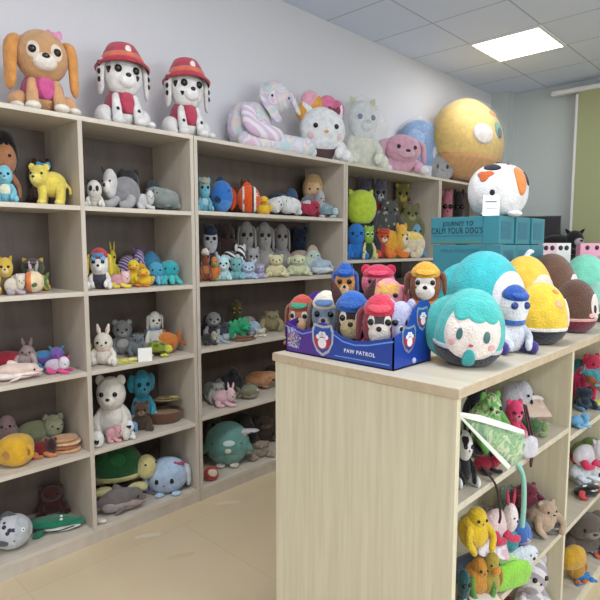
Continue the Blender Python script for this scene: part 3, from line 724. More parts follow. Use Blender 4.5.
TDS = pattern('stripes', 'ece8ee', 'dcc0dc', scale=9)
def rabbit_big():
    t = Toy('plush_rabbit', .56, .30, .50, (-2.76, 2.55, TOPZ), math.radians(78), 'large pastel tie-dye plush rabbit sprawled on top of the middle shelf unit', 'plush toy', G)
    t.ball('body', (-.18, .1, .34), (.3, .36, .34), TD, lump=.04)
    hc = (.12, -.02, .76); hr = (.2, .3, .22); h = t.ball('head', hc, hr, TD)
    for s_ in (-1, 1): t.eye(hc, hr, s_ * 35, -5, .035, par=h)
    t.limb('ear', [(.0, 0, .88), (-.02, -.1, .72), (.06, -.28, .46)], [.07, .1, .07], TD, flat=.5)
    t.limb('ear', [(.22, .02, .9), (.34, -.05, .8), (.4, -.15, .62)], [.07, .1, .07], TD, flat=.5)
    t.limb('arm', [(-.3, -.22, .5), (-.28, -.36, .3), (.0, -.42, .22)], [.1, .1, .1], TDS)
    t.limb('leg', [(-.3, -.2, .14), (.02, -.34, .13), (.46, -.36, .12)], [.13, .13, .12], TD)
    t.limb('leg', [(-.1, .2, .16), (.15, .1, .2), (.36, .05, .12)], [.13, .13, .12], TDS)
rabbit_big()
T('plush_kitten', 'bear', 322, 56, 98, -2.72, TOPZ, 'white plush kitten with a pink and orange flower bonnet beside the tie-dye rabbit',
  dict(c='eef0f2', ear='cat', head=.36, hw=1.2, toph=1.4, flower=1, xcap='e78aa8', peak='e3a14e', cheek='f2d0d4', nose='d99a3c', bc='5a4448', ac='f0f0f0', lc='f4f4f4', es=.06, bow='8d3d56'), 62, d=.22)
TB = T('plush_unicorn', 'bear', 362, 52, 99, -2.74, TOPZ, 'pale white plush pony in a clear bag right of the white kitten',
  dict(c='dfe4e6', ear='cat', earc='c8cdb0', head=.28, longmuz=1, muz='e6eaea', eyec='3a6088', bc='dfe0cc', ac='e2e4d4', toph=1.1, nose='b8b8b8'), 70, d=.22)
T('plush_bunny', 'bear', 402, 54, 133, -2.69, TOPZ, 'dusty pink plush bunny with lop ears lying on top of the third shelf unit',
  dict(c='d3a2b4', ear='floppy', flop=.9, muz='dcb0c0', lc='e6dfe4', head=.36, hw=1.1, bw=.42), 68, d=.2)
bagged(TB)
TB = T('plush_bundle', 'round', 421, 60, 119, -2.84, TOPZ, 'bagged blue and white round plush behind the dusty pink bunny', dict(c='5f90c8', faces=False, base='dfe4ee', spotsc=[(-30, 20, 20, '86aede'), (30, -5, 16, 'd8e0ee')]), 75, d=.19, vb=135)
bagged(TB)
T('plush_seal', 'round', 441, 28, 151, -2.72, TOPZ, 'small grey plush seal beside the giant yellow plush', dict(c='a6a6a8', eyec='3a3a3e', ear='round', faz=-10), 60, d=.16)
def chick():
    P = CO + ray(482, 140) * ((-2.75) / ray(482, 140)[0])
    t = Toy('plush_chick', 1.15, .58, .84, (-2.645, 5.22, TOPZ), math.radians(90), 'giant round yellow plush with an orange lower half inside a clear bag', 'plush toy', G)
    c = (0, .04, .5); r = (.49, .46, .49); b = t.ball('body', c, r, plush('f0c860'), n=40, lump=.01)
    t.belt('lower_body', c, r, 2, -.97, -.38, plush('e0a050'), .02, b)
    t.patch('cheek_patch', c, r, -20, 4, 17, plush('f0e8e4'), .03, b, asp=.8)
    t.patch('eye_ring', c, r, 12, 14, 9, plush('56a08c'), .035, b, asp=1.3); t.patch('eye', c, r, 13, 11, 6, plush('304a6a'), .05, b, asp=1.2)
    t.patch('brow', c, r, 12, 40, 9, plush('e69440'), .03, b, asp=.5)
    t.ball('plastic_bag', (0, .03, .505), (.51, .485, .51), clear('f4f6f4', .13, .15), n=30, lump=.035)
chick()
def bag_around(o, name, k): pass

# ---- shelf column at the far left
G = 'soft toys in the left shelf column'
T('plush_doll', 'doll', 3, 34, 131, -2.80, S1, 'black-haired rag doll at the left edge on the top level', dict(c='b07a58', hair='141214', bc='3a3436'), 70, d=.14)
T('plush_dinosaur', 'bear', 4, 24, 164, -2.64, S1, 'light blue plush dinosaur sitting in front of the black-haired doll', dict(c='7cc4d8', ear='none', longmuz=1, muz='8ed0e0', belly='e4e6cc', head=.26), 70, d=.11)
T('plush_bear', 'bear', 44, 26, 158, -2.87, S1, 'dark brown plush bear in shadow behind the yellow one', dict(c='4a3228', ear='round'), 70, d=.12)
T('plush_hippo', 'stand', 52, 38, 163, -2.67, S1, 'yellow plush hippo with a teal bow standing on the top level', dict(c='e4cf5c', ear='round', muz='ecda78', hatbow='2f90a8', flip=1, paw='ecd970'), 62, d=.15)
T('plush_bee', 'bear', 5, 22, 256, -2.68, S2, 'yellow and tan plush with dark overalls at the left edge of the second level', dict(c='d8b848', ear='cat', earc='c49a2c', bc='6a5840', muz='e6d0a0'), 66, d=.1)
T('plush_rabbit', 'lie', 24, 30, 268, -2.80, S2, 'pale lilac and cream plush lying behind others on the second level', dict(c='cfc0c8', ear='bunny'), 70, d=.13)
T('plush_dragon', 'bear', 33, 34, 258, -2.82, S2, 'dark green plush with yellow horns behind the orange and cream fish', dict(c='4a5a40', ear='cat', earc='d8b83c', cap='5a4a48', muz='8d8a68', ac='d8b83c'), 60, d=.14, vb=262)
T('plush_fish', 'fish', 35, 25, 270, -2.64, S2, 'orange and cream round plush fish at the front of the second level', dict(c='f0dcb8', bands=[(.1, .75, 'e88850')], fin='5d7a48', flip=1, mouth='3c5a40'), 62, d=.1)
T('plush_mouse', 'lie', 14, 20, 273, -2.64, S2, 'small cream plush mouse lying left of the orange and cream fish', dict(c='e4dccb', ear='round', lc='b8a8b0'), 66, d=.09)
T('plush_ray', 'shark', 14, 52, 361, -2.65, S3, 'long pale pink plush whale stretched along the front of the third level', dict(c='e9d0c4', belly='f2e8e0', mouth='d88a92'), 78, d=.13)
T('plush_caterpillar', 'log', 6, 26, 347, -2.84, S3, 'crimson and yellow striped plush bolster behind the pale pink whale', dict(c='a8283c', c2='d8c838'), 72, d=.12)
T('plush_bunny', 'heap', 26, 24, 345, -2.80, S3, 'mauve grey plush bunny slumped between the bolster and the purple unicorn', dict(c='a08c8a', c2='b8a8a4', ear='bunny'), 60, d=.12)
T('plush_unicorn', 'lie', 50, 34, 345, -2.78, S3, 'purple and blue plush unicorn lying on the third level', dict(c='6a4f9c', ear='cat', earc='2e8aa4', hc='7c60b4', lc='3a86a8', back='3c80b0'), 66, d=.15)
T('plush_pony', 'lie', 57, 26, 355, -2.645, S3, 'small white and pink plush pony in front of the purple unicorn', dict(c='d9c8dc', ear='cat', earc='d83c80', lc='e0508c', hc='e8e0ee'), 50, d=.09)
T('plush_mug', 'mug', 15, 34, 435, -2.665, S4, 'yellow barrel-shaped plush with a handle at the front left', dict(c='e2b02e', c2='c08d50', rim='edc650'), 40, d=.15)
T('plush_rabbit', 'heap', 5, 28, 415, -2.86, S4, 'dusty mauve plush rabbit behind the yellow barrel plush', dict(c='9d8482', c2='ab9490', ear='none'), 66, d=.14)
T('plush_frog', 'lie', 40, 46, 413, -2.84, S4, 'grey-green plush frog in a clear bag behind the beaded plush', dict(c='8f9474', ear='round', hc='9ca080'), 70, d=.16)
T('plush_ladybird', 'lie', 42, 28, 437, -2.68, S4, 'small dark red plush lying right of the yellow barrel', dict(c='7c1e26', ear='round', hc='3a1c20', lc='c87c4c'), 66, d=.1)
T('plush_sandwich', 'caps', 66, 29, 436, -2.67, S4, 'tan layered plush stack at the right of the fourth level', dict(layers=['d0a070', 'a86a4c', 'dcb48a', 'c49468']), 60, d=.12)
PS = pattern('spots', 'c4c6cc', '33304a', scale=34)
T('plush_fish', 'fish', 6, 48, 514, -2.68, S5, 'grey plush fish with dark spotted back on the bottom level', dict(c='b4b8be', pat=PS, belly='ccd2d6', fin='5c5e66', ew='f2f2f4', bands=[(.35, .95, 'bcc2c8')]), 58, d=.18)
T('plush_crocodile', 'croc', 56, 54, 514, -2.72, S5, 'green plush crocodile with a pale lower jaw on the bottom level', dict(c='1c7a5c', belly='d8dcd4'), 66, d=.17)
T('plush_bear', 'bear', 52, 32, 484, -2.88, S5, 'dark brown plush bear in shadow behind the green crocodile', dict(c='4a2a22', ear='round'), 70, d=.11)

# ---- second shelf column
G = 'soft toys in the second shelf column'
T('plush_kitten', 'bear', 94, 20, 177, -2.66, S1, 'small white plush kitten with black ears at the left of the top level', dict(c='dcd8d2', ear='cat', earc='2c2a2c', belly='c8c0a8', head=.32, ew='2a282a', hw=1.1, toph=1.3), 60, d=.1)
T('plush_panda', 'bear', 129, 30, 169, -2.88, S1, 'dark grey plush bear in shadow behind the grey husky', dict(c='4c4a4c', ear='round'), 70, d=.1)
T('plush_husky', 'lie', 121, 37, 167, -2.69, S1, 'shaggy grey plush husky with a white face lying on the top level', dict(c='8b8a8e', pat=None, ear='cat', earc='3a3a40', hc='d6d4d2', muz='e4e0dc', lc='a8a6a8', flip=1), 55, d=.17)
T('plush_kitten', 'lie', 144, 20, 189, -2.645, S1, 'tiny grey and white plush kitten between the husky and the manatee', dict(c='c8c8c6', ear='cat', earc='48484c', hc='d4d2d0'), 60, d=.09)
T('plush_manatee', 'seal', 169, 34, 183, -2.68, S1, 'rounded grey plush manatee at the right of the top level', dict(c='8a9290', c2='4a98a4', flip=1), 62, d=.15)
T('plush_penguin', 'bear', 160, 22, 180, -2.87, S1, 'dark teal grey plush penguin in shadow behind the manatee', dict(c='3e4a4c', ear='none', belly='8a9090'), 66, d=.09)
T('plush_aviator', 'bear', 99, 26, 247, -2.66, S2, 'white plush puppy wearing a red cap and blue goggles', dict(c='e8e6e2', ear='floppy', earc='e2c838', cap='c23a40', peak='4a8cc0', goggles='6fa8d8', muz='f2f0ee', bc='3c3844', head=.33, toph=1.15, hw=1.1, vest='4a4654'), 55, d=.12)
T('plush_giraffe', 'bear', 112, 16, 242, -2.82, S2, 'tall yellow plush giraffe behind the puppy with goggles', dict(c='d8c83a', ear='bunny', head=.18, bw=.3), 66, d=.08)
T('plush_zebra', 'lie', 130, 28, 247, -2.85, S2, 'purple striped plush zebra lying at the back of the second level', dict(c='6a5a98', pat=pattern('stripes', '4a4084', 'c8b4cc', scale=26), ear='cat'), 70, d=.12)
T('plush_pig', 'lie', 119, 22, 270, -2.65, S2, 'pink and white small plush pig in front of the yellow giraffe', dict(c='e4a4b0', ear='round', hc='f0ccd0', lc='e8cf50'), 60, d=.09)
T('plush_duck', 'duck', 133, 20, 259, -2.70, S2, 'bright yellow plush duck left of the orange-mouthed duck', dict(c='e6c832', bill='e08a2c'), 60, d=.1)
T('plush_duck', 'duck', 144, 20, 268, -2.645, S2, 'small golden plush duck with an orange bill right at the shelf edge', dict(c='e8be2c', bill='e6701e'), 50, d=.09)
T('plush_whale', 'whale', 150, 20, 249, -2.83, S2, 'round blue plush whale at the back above the turquoise octopus', dict(c='3e84ae', belly='a8c8d8', w='3e84ae'), 60, d=.1)
T('plush_octopus', 'octo', 156, 22, 262, -2.70, S2, 'blue plush octopus between the golden duck and the turquoise octopus', dict(c='4aa0c4', c2='6ab8d4'), 60, d=.1)
T('plush_octopus', 'octo', 175, 26, 260, -2.67, S2, 'turquoise plush octopus at the right end of the second level', dict(c='2fa2ac', c2='48b8b8'), 60, d=.12)
T('plush_turtle', 'turtle', 172, 22, 252, -2.84, S2, 'dark teal plush turtle behind the turquoise octopus', dict(c='2c6c80', skin='3c94a0', plate='3c8494'), 60, d=.1)
T('plush_bunny', 'bear', 103, 31, 322, -2.66, S3, 'white plush bunny with a pink scarf sitting at the left', dict(c='e4ddd0', ear='bunny', earin='e8cfc8', head=.24, hw=1.2, scarf='dca8a8', belly='ece0d8', eartip=(.22, .1, .9)), 50, d=.15)
T('plush_koala', 'bear', 122, 30, 319, -2.83, S3, 'grey plush koala behind the white bunny', dict(c='8e9092', ear='round', earin='b8b8ba', belly='b8bab8', muz='a8a8a8'), 60, d=.13)
T('plush_elephant', 'lie', 139, 28, 327, -2.84, S3, 'blue-grey speckled plush elephant lying at the back of the third level', dict(c='7a868c', pat=pattern('spots', '87928f', '5c6a70', scale=70), ear='big'), 66, d=.13)
T('plush_puppy', 'bear', 154, 27, 310, -2.72, S3, 'pale grey plush puppy with a blue collar sitting tall on the third level', dict(c='c8c6be', ear='floppy', earc='b4b0a8', scarf='6a9cc8', longmuz=1, muz='d2d0c8', head=.22, hw=1.1, bw=.26), 80, d=.12)
T('plush_turtle', 'turtle', 158, 27, 340, -2.645, S3, 'lime and brown plush turtle in front of the pale grey puppy', dict(c='8a9c34', skin='c8d050', plate='5a6c28', rim='5c4c2c'), 62, d=.1)
T('plush_fox', 'fish', 178, 30, 329, -2.67, S3, 'orange plush fish lying tilted at the right of the third level', dict(c='cc7a34', fin='b4652a', bands=[(.45, .6, 'e8ded0')], flip=1), 60, tilt=(0, -18), d=.12)
T('plush_banana', 'lie', 125, 24, 357, -2.62, S3, 'flat pale yellow plush lying at the shelf edge left of the white tag', dict(c='d8d468', ear='none', hc='e0dc80'), 60, d=.07)
t = empty('price_card', (-2.578, 1.50, S3), math.radians(66), 'blank white card standing at the shelf edge in front of the lime turtle', 'card')
box('card', (-.036, -.002, 0), (.036, .002, .072), flat('f4f4f2', .5), t); box('stand', (-.03, .002, 0), (.03, .02, .006), flat('f4f4f2', .5), t)
T('plush_bear', 'bear', 111, 42, 375, -2.70, S4, 'large white plush polar bear sitting on the fourth level', dict(c='ded9d0', ear='round', muz='e4e0d8', head=.28, hw=1.2, bw=.44, toph=1.05), 48, d=.21)
T('plush_elephant', 'bear', 141, 29, 368, -2.80, S4, 'cyan blue plush elephant propped behind the polar bear', dict(c='3ea2bc', ear='big', muz='56b6cc', longmuz=1, head=.27, ac='48acc4', lc='b8c8d8'), 75, d=.15)
T('plush_ghost', 'round', 97, 13, 431, -2.60, S4, 'small white plush ghost with a black mouth at the left shelf edge', dict(c='e8e8e6', faces=True, spotsc=[(0, -10, 18, '161616')]), 50, d=.05)
T('plush_pig', 'lie', 113, 16, 424, -2.615, S4, 'pink plush pig lying at the feet of the polar bear', dict(c='d8a0a8', ear='round'), 60, d=.06)
T('plush_puppy', 'bear', 127, 20, 419, -2.62, S4, 'white and blue plush puppy with a black eye patch right of the pink pig', dict(c='e2e6ea', ear='floppy', earc='6a9cd0', bc='7aa8d8', spots=[(25, 5, 20)], head=.34, toph=1.1), 45, d=.08)
T('plush_bear', 'bear', 141, 24, 400, -2.68, S4, 'dark brown plush monkey sitting in shadow below the cyan elephant', dict(c='4c3c30', ear='round', muz='8d7058'), 60, d=.12)
T('plush_basket', 'basket', 168, 36, 409, -2.72, S4, 'brown plush basket at the right of the fourth level', dict(c='6a4830', c2='8a6a3c'), 62, d=.17)
T('plush_snake', 'snake', 170, 28, 397, -2.72, S4 + .115, 'coiled olive and yellow plush snake lying on the brown basket', dict(c='8a7430', hc='c8b468'), 60, d=.12)
T('plush_turtle', 'turtle', 122, 62, 442, -2.76, S5 + .06, 'big dark green plush turtle leaning on its side on the bottom level', dict(c='1f5a30', skin='d4cc90', plate='266838', rim='d4cc90'), 66, d=.22)
T('plush_elephant', 'round', 170, 40, 456, -2.67, S5, 'round light blue plush elephant with a floppy pale ear on the bottom level', dict(c='b0c8e4', ear='floppy', earc='d6dee6', feet='b8d0e8', fang=20, bow='b04878', faz=-10), 60, d=.18)
T('plush_shark', 'shark', 119, 52, 485, -2.64, S5, 'long grey plush shark in front of the green turtle', dict(c='77706f', belly='a59e9c', mouth='c08a90'), 72, d=.11)
T('plush_bunny', 'lie', 146, 30, 481, -2.75, S5, 'lilac blue plush bunny lying between the turtle and the light blue elephant', dict(c='94a2c4', ear='floppy', lc='b8a4c4'), 55, d=.13)
T('plush_mitten', 'log', 97, 10, 535, -2.6, S5, 'tiny white plush roll at the left corner of the bottom level', dict(c='dedad2', c2='efece6'), 40, d=.05, vb=532)

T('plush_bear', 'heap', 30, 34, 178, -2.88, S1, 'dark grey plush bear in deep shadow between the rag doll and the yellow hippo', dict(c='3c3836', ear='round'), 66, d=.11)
T('plush_lion', 'lie', 16, 26, 262, -2.86, S2, 'tan plush lion lying at the back left of the second level', dict(c='b88a3c', ear='round'), 66, d=.1)
T('plush_crab', 'heap', 42, 22, 262, -2.74, S2, 'dark green and brown plush crab at the right of the cream fish', dict(c='3c4a30', c2='7a5a34', ear='none'), 60, d=.1)
T('plush_kitten', 'heap', 8, 20, 352, -2.74, S3, 'yellow-green plush kitten behind the pale pink whale', dict(c='b8b02c', ear='none'), 60, d=.1)
T('plush_dragon', 'heap', 62, 20, 350, -2.82, S3, 'teal plush dragon behind the purple unicorn', dict(c='1f7c90', ear='none'), 60, d=.1)
T('plush_bear', 'lie', 54, 26, 434, -2.80, S4, 'dark maroon plush bear lying behind the layered stack', dict(c='4a2226', ear='round'), 60, d=.11)
T('plush_octopus', 'octo', 184, 20, 266, -2.72, S2, 'deep turquoise plush octopus in the right corner of the second level', dict(c='1f8a8c', c2='3ca8a0'), 60, d=.1)
T('plush_duck', 'heap', 139, 22, 263, -2.77, S2, 'orange-yellow plush duck squeezed behind the two yellow ducks', dict(c='e0a424', ear='none'), 60, d=.1)
T('plush_mouse', 'heap', 137, 20, 334, -2.74, S3, 'dark grey plush mouse between the white bunny and the pale puppy', dict(c='6c7478', ear='round'), 60, d=.1)
T('plush_monkey', 'heap', 156, 28, 400, -2.85, S4, 'dark brown plush monkey lying behind the brown basket', dict(c='3f3228', ear='none'), 60, d=.12)
T('plush_bunny', 'heap', 158, 26, 468, -2.86, S5, 'slate blue plush bunny in shadow behind the round elephant', dict(c='4c5a78', ear='none'), 60, d=.1)

# ---- middle shelf unit
G = 'soft toys in the middle shelf unit'
T('plush_bear', 'bear', 204, 17, 177, -2.72, M1, 'light blue and tan plush bear at the left end of the top level', dict(c='6ab0c4', ear='round', head=.3, cap='a8a890', belly='a8d0d8'), 62, d=.12)
T('plush_fish', 'fish', 219, 29, 179, -2.72, M1, 'round bright blue plush fish with a dark fin', dict(c='2f72c0', fin='1c3a5c', belly='4a8ad0', ew=None), 45, d=.15)
T('plush_fish', 'fish', 246, 30, 184, -2.68, M1, 'orange plush clownfish with white and dark bands', dict(c='e0581e', fin='d8501c', bands=[(.3, .42, '222226'), (.42, .6, 'f0ece6'), (-.5, -.36, 'f0ece6')], ew='f0ece6'), 50, d=.15)
T('plush_crab', 'lie', 238, 24, 178, -2.87, M1, 'dark brown plush bear peeking over the clownfish', dict(c='6a3a28', ear='round'), 66, d=.1)
T('plush_duck', 'duck', 263, 19, 196, -2.67, M1, 'yellow plush duck right of the orange clownfish', dict(c='e8c434', bill='e08628'), 55, d=.11)
T('plush_seal', 'seal', 274, 17, 193, -2.68, M1, 'small white plush seal pup right of the yellow duck', dict(c='dcdcda'), 60, d=.11)
T('plush_whale', 'lie', 282, 34, 186, -2.86, M1, 'navy blue plush whale lying at the back behind the white seals', dict(c='24405e', ear='none', hc='3a5a7c'), 70, d=.13)
T('plush_seal', 'seal', 290, 28, 192, -2.69, M1, 'plump white plush seal lying in the middle of the top level', dict(c='e2e2e2', flip=1), 62, d=.15)
T('plush_penguin', 'lie', 312, 26, 188, -2.73, M1, 'grey plush penguin with a crimson scarf lying on the top level', dict(c='9c9a9e', ear='none', hc='b0aeb2', back='7a787e', lc='a82c48'), 62, d=.16)
T('plush_doll', 'doll', 327, 27, 176, -2.80, M1, 'blonde plush doll in a dark coat near the right end', dict(c='d8b48a', hair='c0a06a', bc='3a3a40', ac='d88a3a'), 50, d=.16)
T('plush_turtle', 'turtle', 327, 22, 203, -2.65, M1, 'grey and teal plush turtle at the shelf edge before the blonde doll', dict(c='7a9aa0', skin='b8ccd0', plate='94b0b4'), 60, d=.11)
T('plush_husky', 'bear', 210, 24, 224, -2.83, M2, 'white and navy plush penguin at the back left of the second level', dict(c='d8dade', ear='cat', earc='2a3a54', cap='2a3a54', bc='3a3e4a', head=.26), 60, d=.14)
T('plush_fox', 'bear', 205, 15, 248, -2.67, M2, 'reddish brown plush fox standing at the left end', dict(c='8e4c2c', ear='cat', belly='b87848', head=.26, cap='d8d0c8'), 60, d=.11)
T('plush_parrot', 'duck', 214, 12, 256, -2.645, M2, 'small orange and green plush parrot right of the brown fox', dict(c='d07c34', bill='4a9a5a'), 50, d=.08)
T('plush_badger', 'lie', 232, 28, 243, -2.77, M2, 'black and white striped plush badger on the second level', dict(c='dddcdc', pat=pattern('stripes', '1c1e22', 'e0e0e0', scale=12), ear='round'), 62, d=.13)
T('plush_bear', 'bear', 223, 17, 255, -2.65, M2, 'pale aqua plush bear left of the sea green one', dict(c='b8dce0', ear='round', muz='e0e8e8', head=.32), 55, d=.09)
T('plush_bear', 'bear', 236, 16, 257, -2.66, M2, 'sea green plush bear between two pale blue bears', dict(c='7cb8bc', ear='round', head=.32), 55, d=.09)
T('plush_rabbit', 'bear', 246, 24, 219, -2.86, M2, 'leftmost of the three grey plush rabbits on the back row', dict(c='aaa6a4', ear='floppy', head=.27, bw=.5), 60, d=.15)
T('plush_rabbit', 'bear', 264, 24, 220, -2.86, M2, 'middle of the three grey plush rabbits on the back row', dict(c='b4b0ae', ear='floppy', head=.27, bw=.5), 60, d=.15)
T('plush_rabbit', 'bear', 281, 22, 222, -2.86, M2, 'rightmost of the three grey plush rabbits on the back row', dict(c='a8a4a4', ear='floppy', head=.27, bw=.5), 60, d=.15)
T('plush_kitten', 'bear', 253, 18, 247, -2.75, M2, 'small grey tabby plush kitten in front of the grey rabbits', dict(c='a4a4a6', ear='cat', muz='d0d0d0', head=.3), 60, d=.08)
T('plush_bear', 'bear', 248, 19, 261, -2.65, M2, 'powder blue plush bear in front of the grey kitten', dict(c='b0c8e0', ear='round', muz='d8e2ec', head=.32), 58, d=.1)
T('plush_bear', 'bear', 260, 12, 264, -2.64, M2, 'tiny lilac plush bear right of the powder blue bear', dict(c='b4aed0', ear='round', head=.32), 58, d=.07)
T('plush_bear', 'bear', 276, 25, 254, -2.67, M2, 'cream yellow plush bear seated in front of the grey rabbits', dict(c='dcd4a8', ear='round', muz='e6e0c0', head=.25, bw=.4), 50, d=.14)
T('plush_lamb', 'bear', 298, 28, 254, -2.69, M2, 'pale green-cream plush lamb right of the cream yellow bear', dict(c='d4dab4', ear='floppy', muz='e0e4cc', head=.26, bw=.4, flop=.7), 50, d=.15)
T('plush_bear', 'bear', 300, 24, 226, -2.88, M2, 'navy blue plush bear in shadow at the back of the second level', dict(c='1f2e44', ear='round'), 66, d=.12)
T('plush_sloth', 'lie', 303, 34, 243, -2.80, M2, 'beige pink plush sloth lying behind the pale green lamb', dict(c='b8a298', ear='none', hc='c8b4a8', muz='d8c8bc'), 62, d=.1, vb=250)
T('plush_dolphin', 'shark', 320, 28, 257, -2.68, M2, 'pale blue plush dolphin at the right of the second level', dict(c='b4c8d8', belly='e0e8ee'), 50, d=.13)
T('plush_panda', 'lie', 209, 16, 330, -2.66, M3, 'small black and cream plush panda at the left end of the third level', dict(c='3a383a', ear='round', hc='a8a090', muz='c8b898'), 60, d=.1)
T('plush_cow', 'bear', 213, 25, 311, -2.81, M3, 'black and white plush cow in the back left of the third level', dict(c='a8a4a8', ear='floppy', earc='2c2a2e', bc='3c3a40', muz='c0bcc0'), 62, d=.14)
T('plush_mouse', 'lie', 221, 17, 333, -2.66, M3, 'pale grey-blue plush mouse left of the green dinosaur', dict(c='a8b8c0', ear='round'), 60, d=.09)
T('plush_dinosaur', 'stand', 238, 27, 319, -2.68, M3, 'emerald green plush dinosaur standing on the third level', dict(c='1f9a66', ear='none', crest='2cb87a', muz='2aa874', paw='1b7a52'), 60, d=.13)
T('plush_lizard', 'shark', 243, 28, 335, -2.61, M3, 'brown plush lizard lying at the shelf edge under the green dinosaur', dict(c='6c4630', belly='8a6a4c'), 68, d=.06)
T('plush_owl', 'bear', 236, 17, 299, -2.85, M3, 'dark olive plush owl upright at the back of the third level', dict(c='5c5238', ear='cat', ew='b8a850', belly='7a6c48', head=.3), 60, d=.11)
T('plush_whale', 'whale', 253, 17, 320, -2.72, M3, 'light blue plush whale behind the white mouse', dict(c='9cb8cc', belly='dce4ea'), 60, d=.1)
T('plush_mouse', 'bear', 260, 14, 328, -2.65, M3, 'small white plush mouse at the right of the green dinosaur', dict(c='d4d0c4', ear='round', head=.32), 55, d=.08)
T('plush_camel', 'heap', 270, 26, 311, -2.78, M3, 'khaki plush camel slumped at the right of the third level', dict(c='8a7f5c', c2='9a8e6a', ear='round'), 60, d=.15)
#T('storage_box', 'pouch', 262, 44, 307, -2.92, M3 + .05, 'dark flat box at the back of the third level', dict(c='2c2c2e', bag=False), 88, d=.03, cat='box') if False else None
T('plush_rabbit', 'lie', 224, 24, 386, -2.66, M4, 'pale pink plush rabbit lying on the fourth level', dict(c='dab4ba', ear='bunny', hc='e6c4ca', eartip=(.2, .6, .8)), 50, d=.14)
T('plush_rabbit', 'lie', 212, 22, 377, -2.82, M4, 'grey-green plush rabbit lying behind the pale pink rabbit', dict(c='7e8278', ear='floppy', lc='9a9a90'), 62, d=.13)
T('plush_mole', 'heap', 232, 22, 367, -2.86, M4, 'dark charcoal plush mole in shadow at the back of the fourth level', dict(c='3a3c40', ear='none'), 66, d=.12)
T('plush_fish', 'fish', 248, 24, 384, -2.66, M4, 'olive grey plush fish in front of the capybara', dict(c='7c7a64', fin='6a6854', belly='9a967c'), 62, d=.11)
T('plush_capybara', 'seal', 259, 36, 368, -2.80, M4, 'orange-tan plush capybara lying on the fourth level', dict(c='b98a60', c2='a4784c', c3='c07850'), 60, d=.17)
T('plush_bird', 'whale', 227, 48, 419, -2.72, M5, 'big round teal plush bird with a shiny patch on the bottom level', dict(c='6a9c94', gloss='c8dcdc', belly='78a8a0', w='6a9c94'), 50, d=.22)
T('plush_goose', 'seal', 237, 40, 428, -2.665, M5 + .2, 'white and grey plush goose lying on top of the teal bird', dict(c='c4c2c4', c2='b0aeb0'), 55, d=.1, vb=436)
T('plush_puppy', 'bear', 260, 27, 440, -2.66, M5, 'grey-tan plush puppy sitting at the right of the teal bird', dict(c='9a8c7c', ear='floppy', longmuz=1, muz='a89a88', head=.22, bw=.32), 75, d=.13)
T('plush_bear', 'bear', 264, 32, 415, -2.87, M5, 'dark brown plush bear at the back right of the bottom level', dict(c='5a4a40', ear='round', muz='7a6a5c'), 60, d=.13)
T('plush_bear', 'heap', 214, 22, 413, -2.89, M5, 'grey-green plush bear wedged at the back left of the bottom level', dict(c='7a8478', ear='none'), 60, d=.09)
T('plush_strawberry', 'round', 211, 15, 466, -2.60, M5, 'small red and cream plush ball in the left corner of the bottom level', dict(c='a83a34', faces=False, spotsc=[(20, 20, 35, 'd8c8b0')]), 50, d=.06)

T('plush_bear', 'heap', 226, 26, 224, -2.87, M2, 'dark brown plush bear behind the striped badger', dict(c='4a3a36', ear='round'), 60, d=.12)
T('plush_bunny', 'heap', 312, 26, 250, -2.74, M2, 'pale mint plush bunny between the pale green lamb and the dolphin', dict(c='c8d8cc', ear='none'), 60, d=.1)
T('plush_seal', 'seal', 308, 22, 197, -2.66, M1, 'small crimson and white plush seal right of the plump white seal', dict(c='a8304c', c2='d8d4d4', c3='c8c4c4'), 60, d=.1)
T('plush_kitten', 'heap', 209, 20, 318, -2.86, M3, 'dark plum plush kitten in the back left corner of the third level', dict(c='3a3040', ear='cat'), 60, d=.1)
T('plush_rabbit', 'heap', 246, 28, 316, -2.83, M3, 'pale mauve plush rabbit behind the green dinosaur', dict(c='a89ca0', ear='none'), 60, d=.12)
T('plush_penguin', 'heap', 225, 22, 322, -2.74, M3, 'dark grey plush penguin left of the green dinosaur', dict(c='444850', c2='b8b8bc', ear='none'), 60, d=.1)
T('plush_bear', 'heap', 217, 20, 383, -2.74, M4, 'light grey plush bear left of the pale pink rabbit', dict(c='a4a4a0', ear='round'), 60, d=.1)
T('plush_bear', 'heap', 270, 26, 364, -2.89, M4, 'dark brown plush bear behind the capybara', dict(c='4c3a30', ear='none'), 60, d=.08)
T('plush_bear', 'heap', 240, 34, 412, -2.88, M5, 'charcoal plush bear behind the white and grey goose', dict(c='3a3e40', ear='none'), 60, d=.1)

# ---- third shelf unit
G = 'soft toys in the third shelf unit'
N1 = 1.385
T('plush_ball', 'bear', 356, 24, 222, -2.72, N1, 'royal blue plush monster at the left end under the lime green one', dict(c='2c7acc', ear='none', head=.3, hw=1.3, bw=.45), 50, d=.14, vb=240)
T('plush_alien', 'round', 361, 32, 189, -2.72, N1, 'big lime green plush ball with an ear stacked on the blue monster', dict(c='b8d040', faces=False, ear='cat', earc='b8d040'), 60, d=.16, vb=205, zb=225)
T('plush_frog', 'bear', 369, 17, 225, -2.64, N1, 'small yellow-green plush frog with pale legs at the shelf edge', dict(c='8cb83c', ear='round', ew='e8e8e0', bc='2f4a3c', lc='d8d090', ac='d8d090', head=.26), 60, d=.08)
T('plush_fox', 'bear', 383, 22, 228, -2.76, N1, 'orange and red plush clown right of the small frog', dict(c='d8642c', ear='round', bc='b83a44', muz='e8dcd0', cap='c04030'), 60, d=.12)
T('plush_lion', 'lie', 393, 30, 222, -2.72, N1, 'yellow-orange plush lion cub lying across the pile', dict(c='e4a838', ear='round', hc='e8b850', muz='f0e0c0', lc='e07c30'), 60, d=.15)
T('plush_dog', 'lie', 410, 34, 224, -2.66, N1, 'cream and white plush dog lying with its back turned', dict(c='e0d4b8', ear='floppy', hc='e4c868', back='e8d074', flip=1), 50, d=.15)
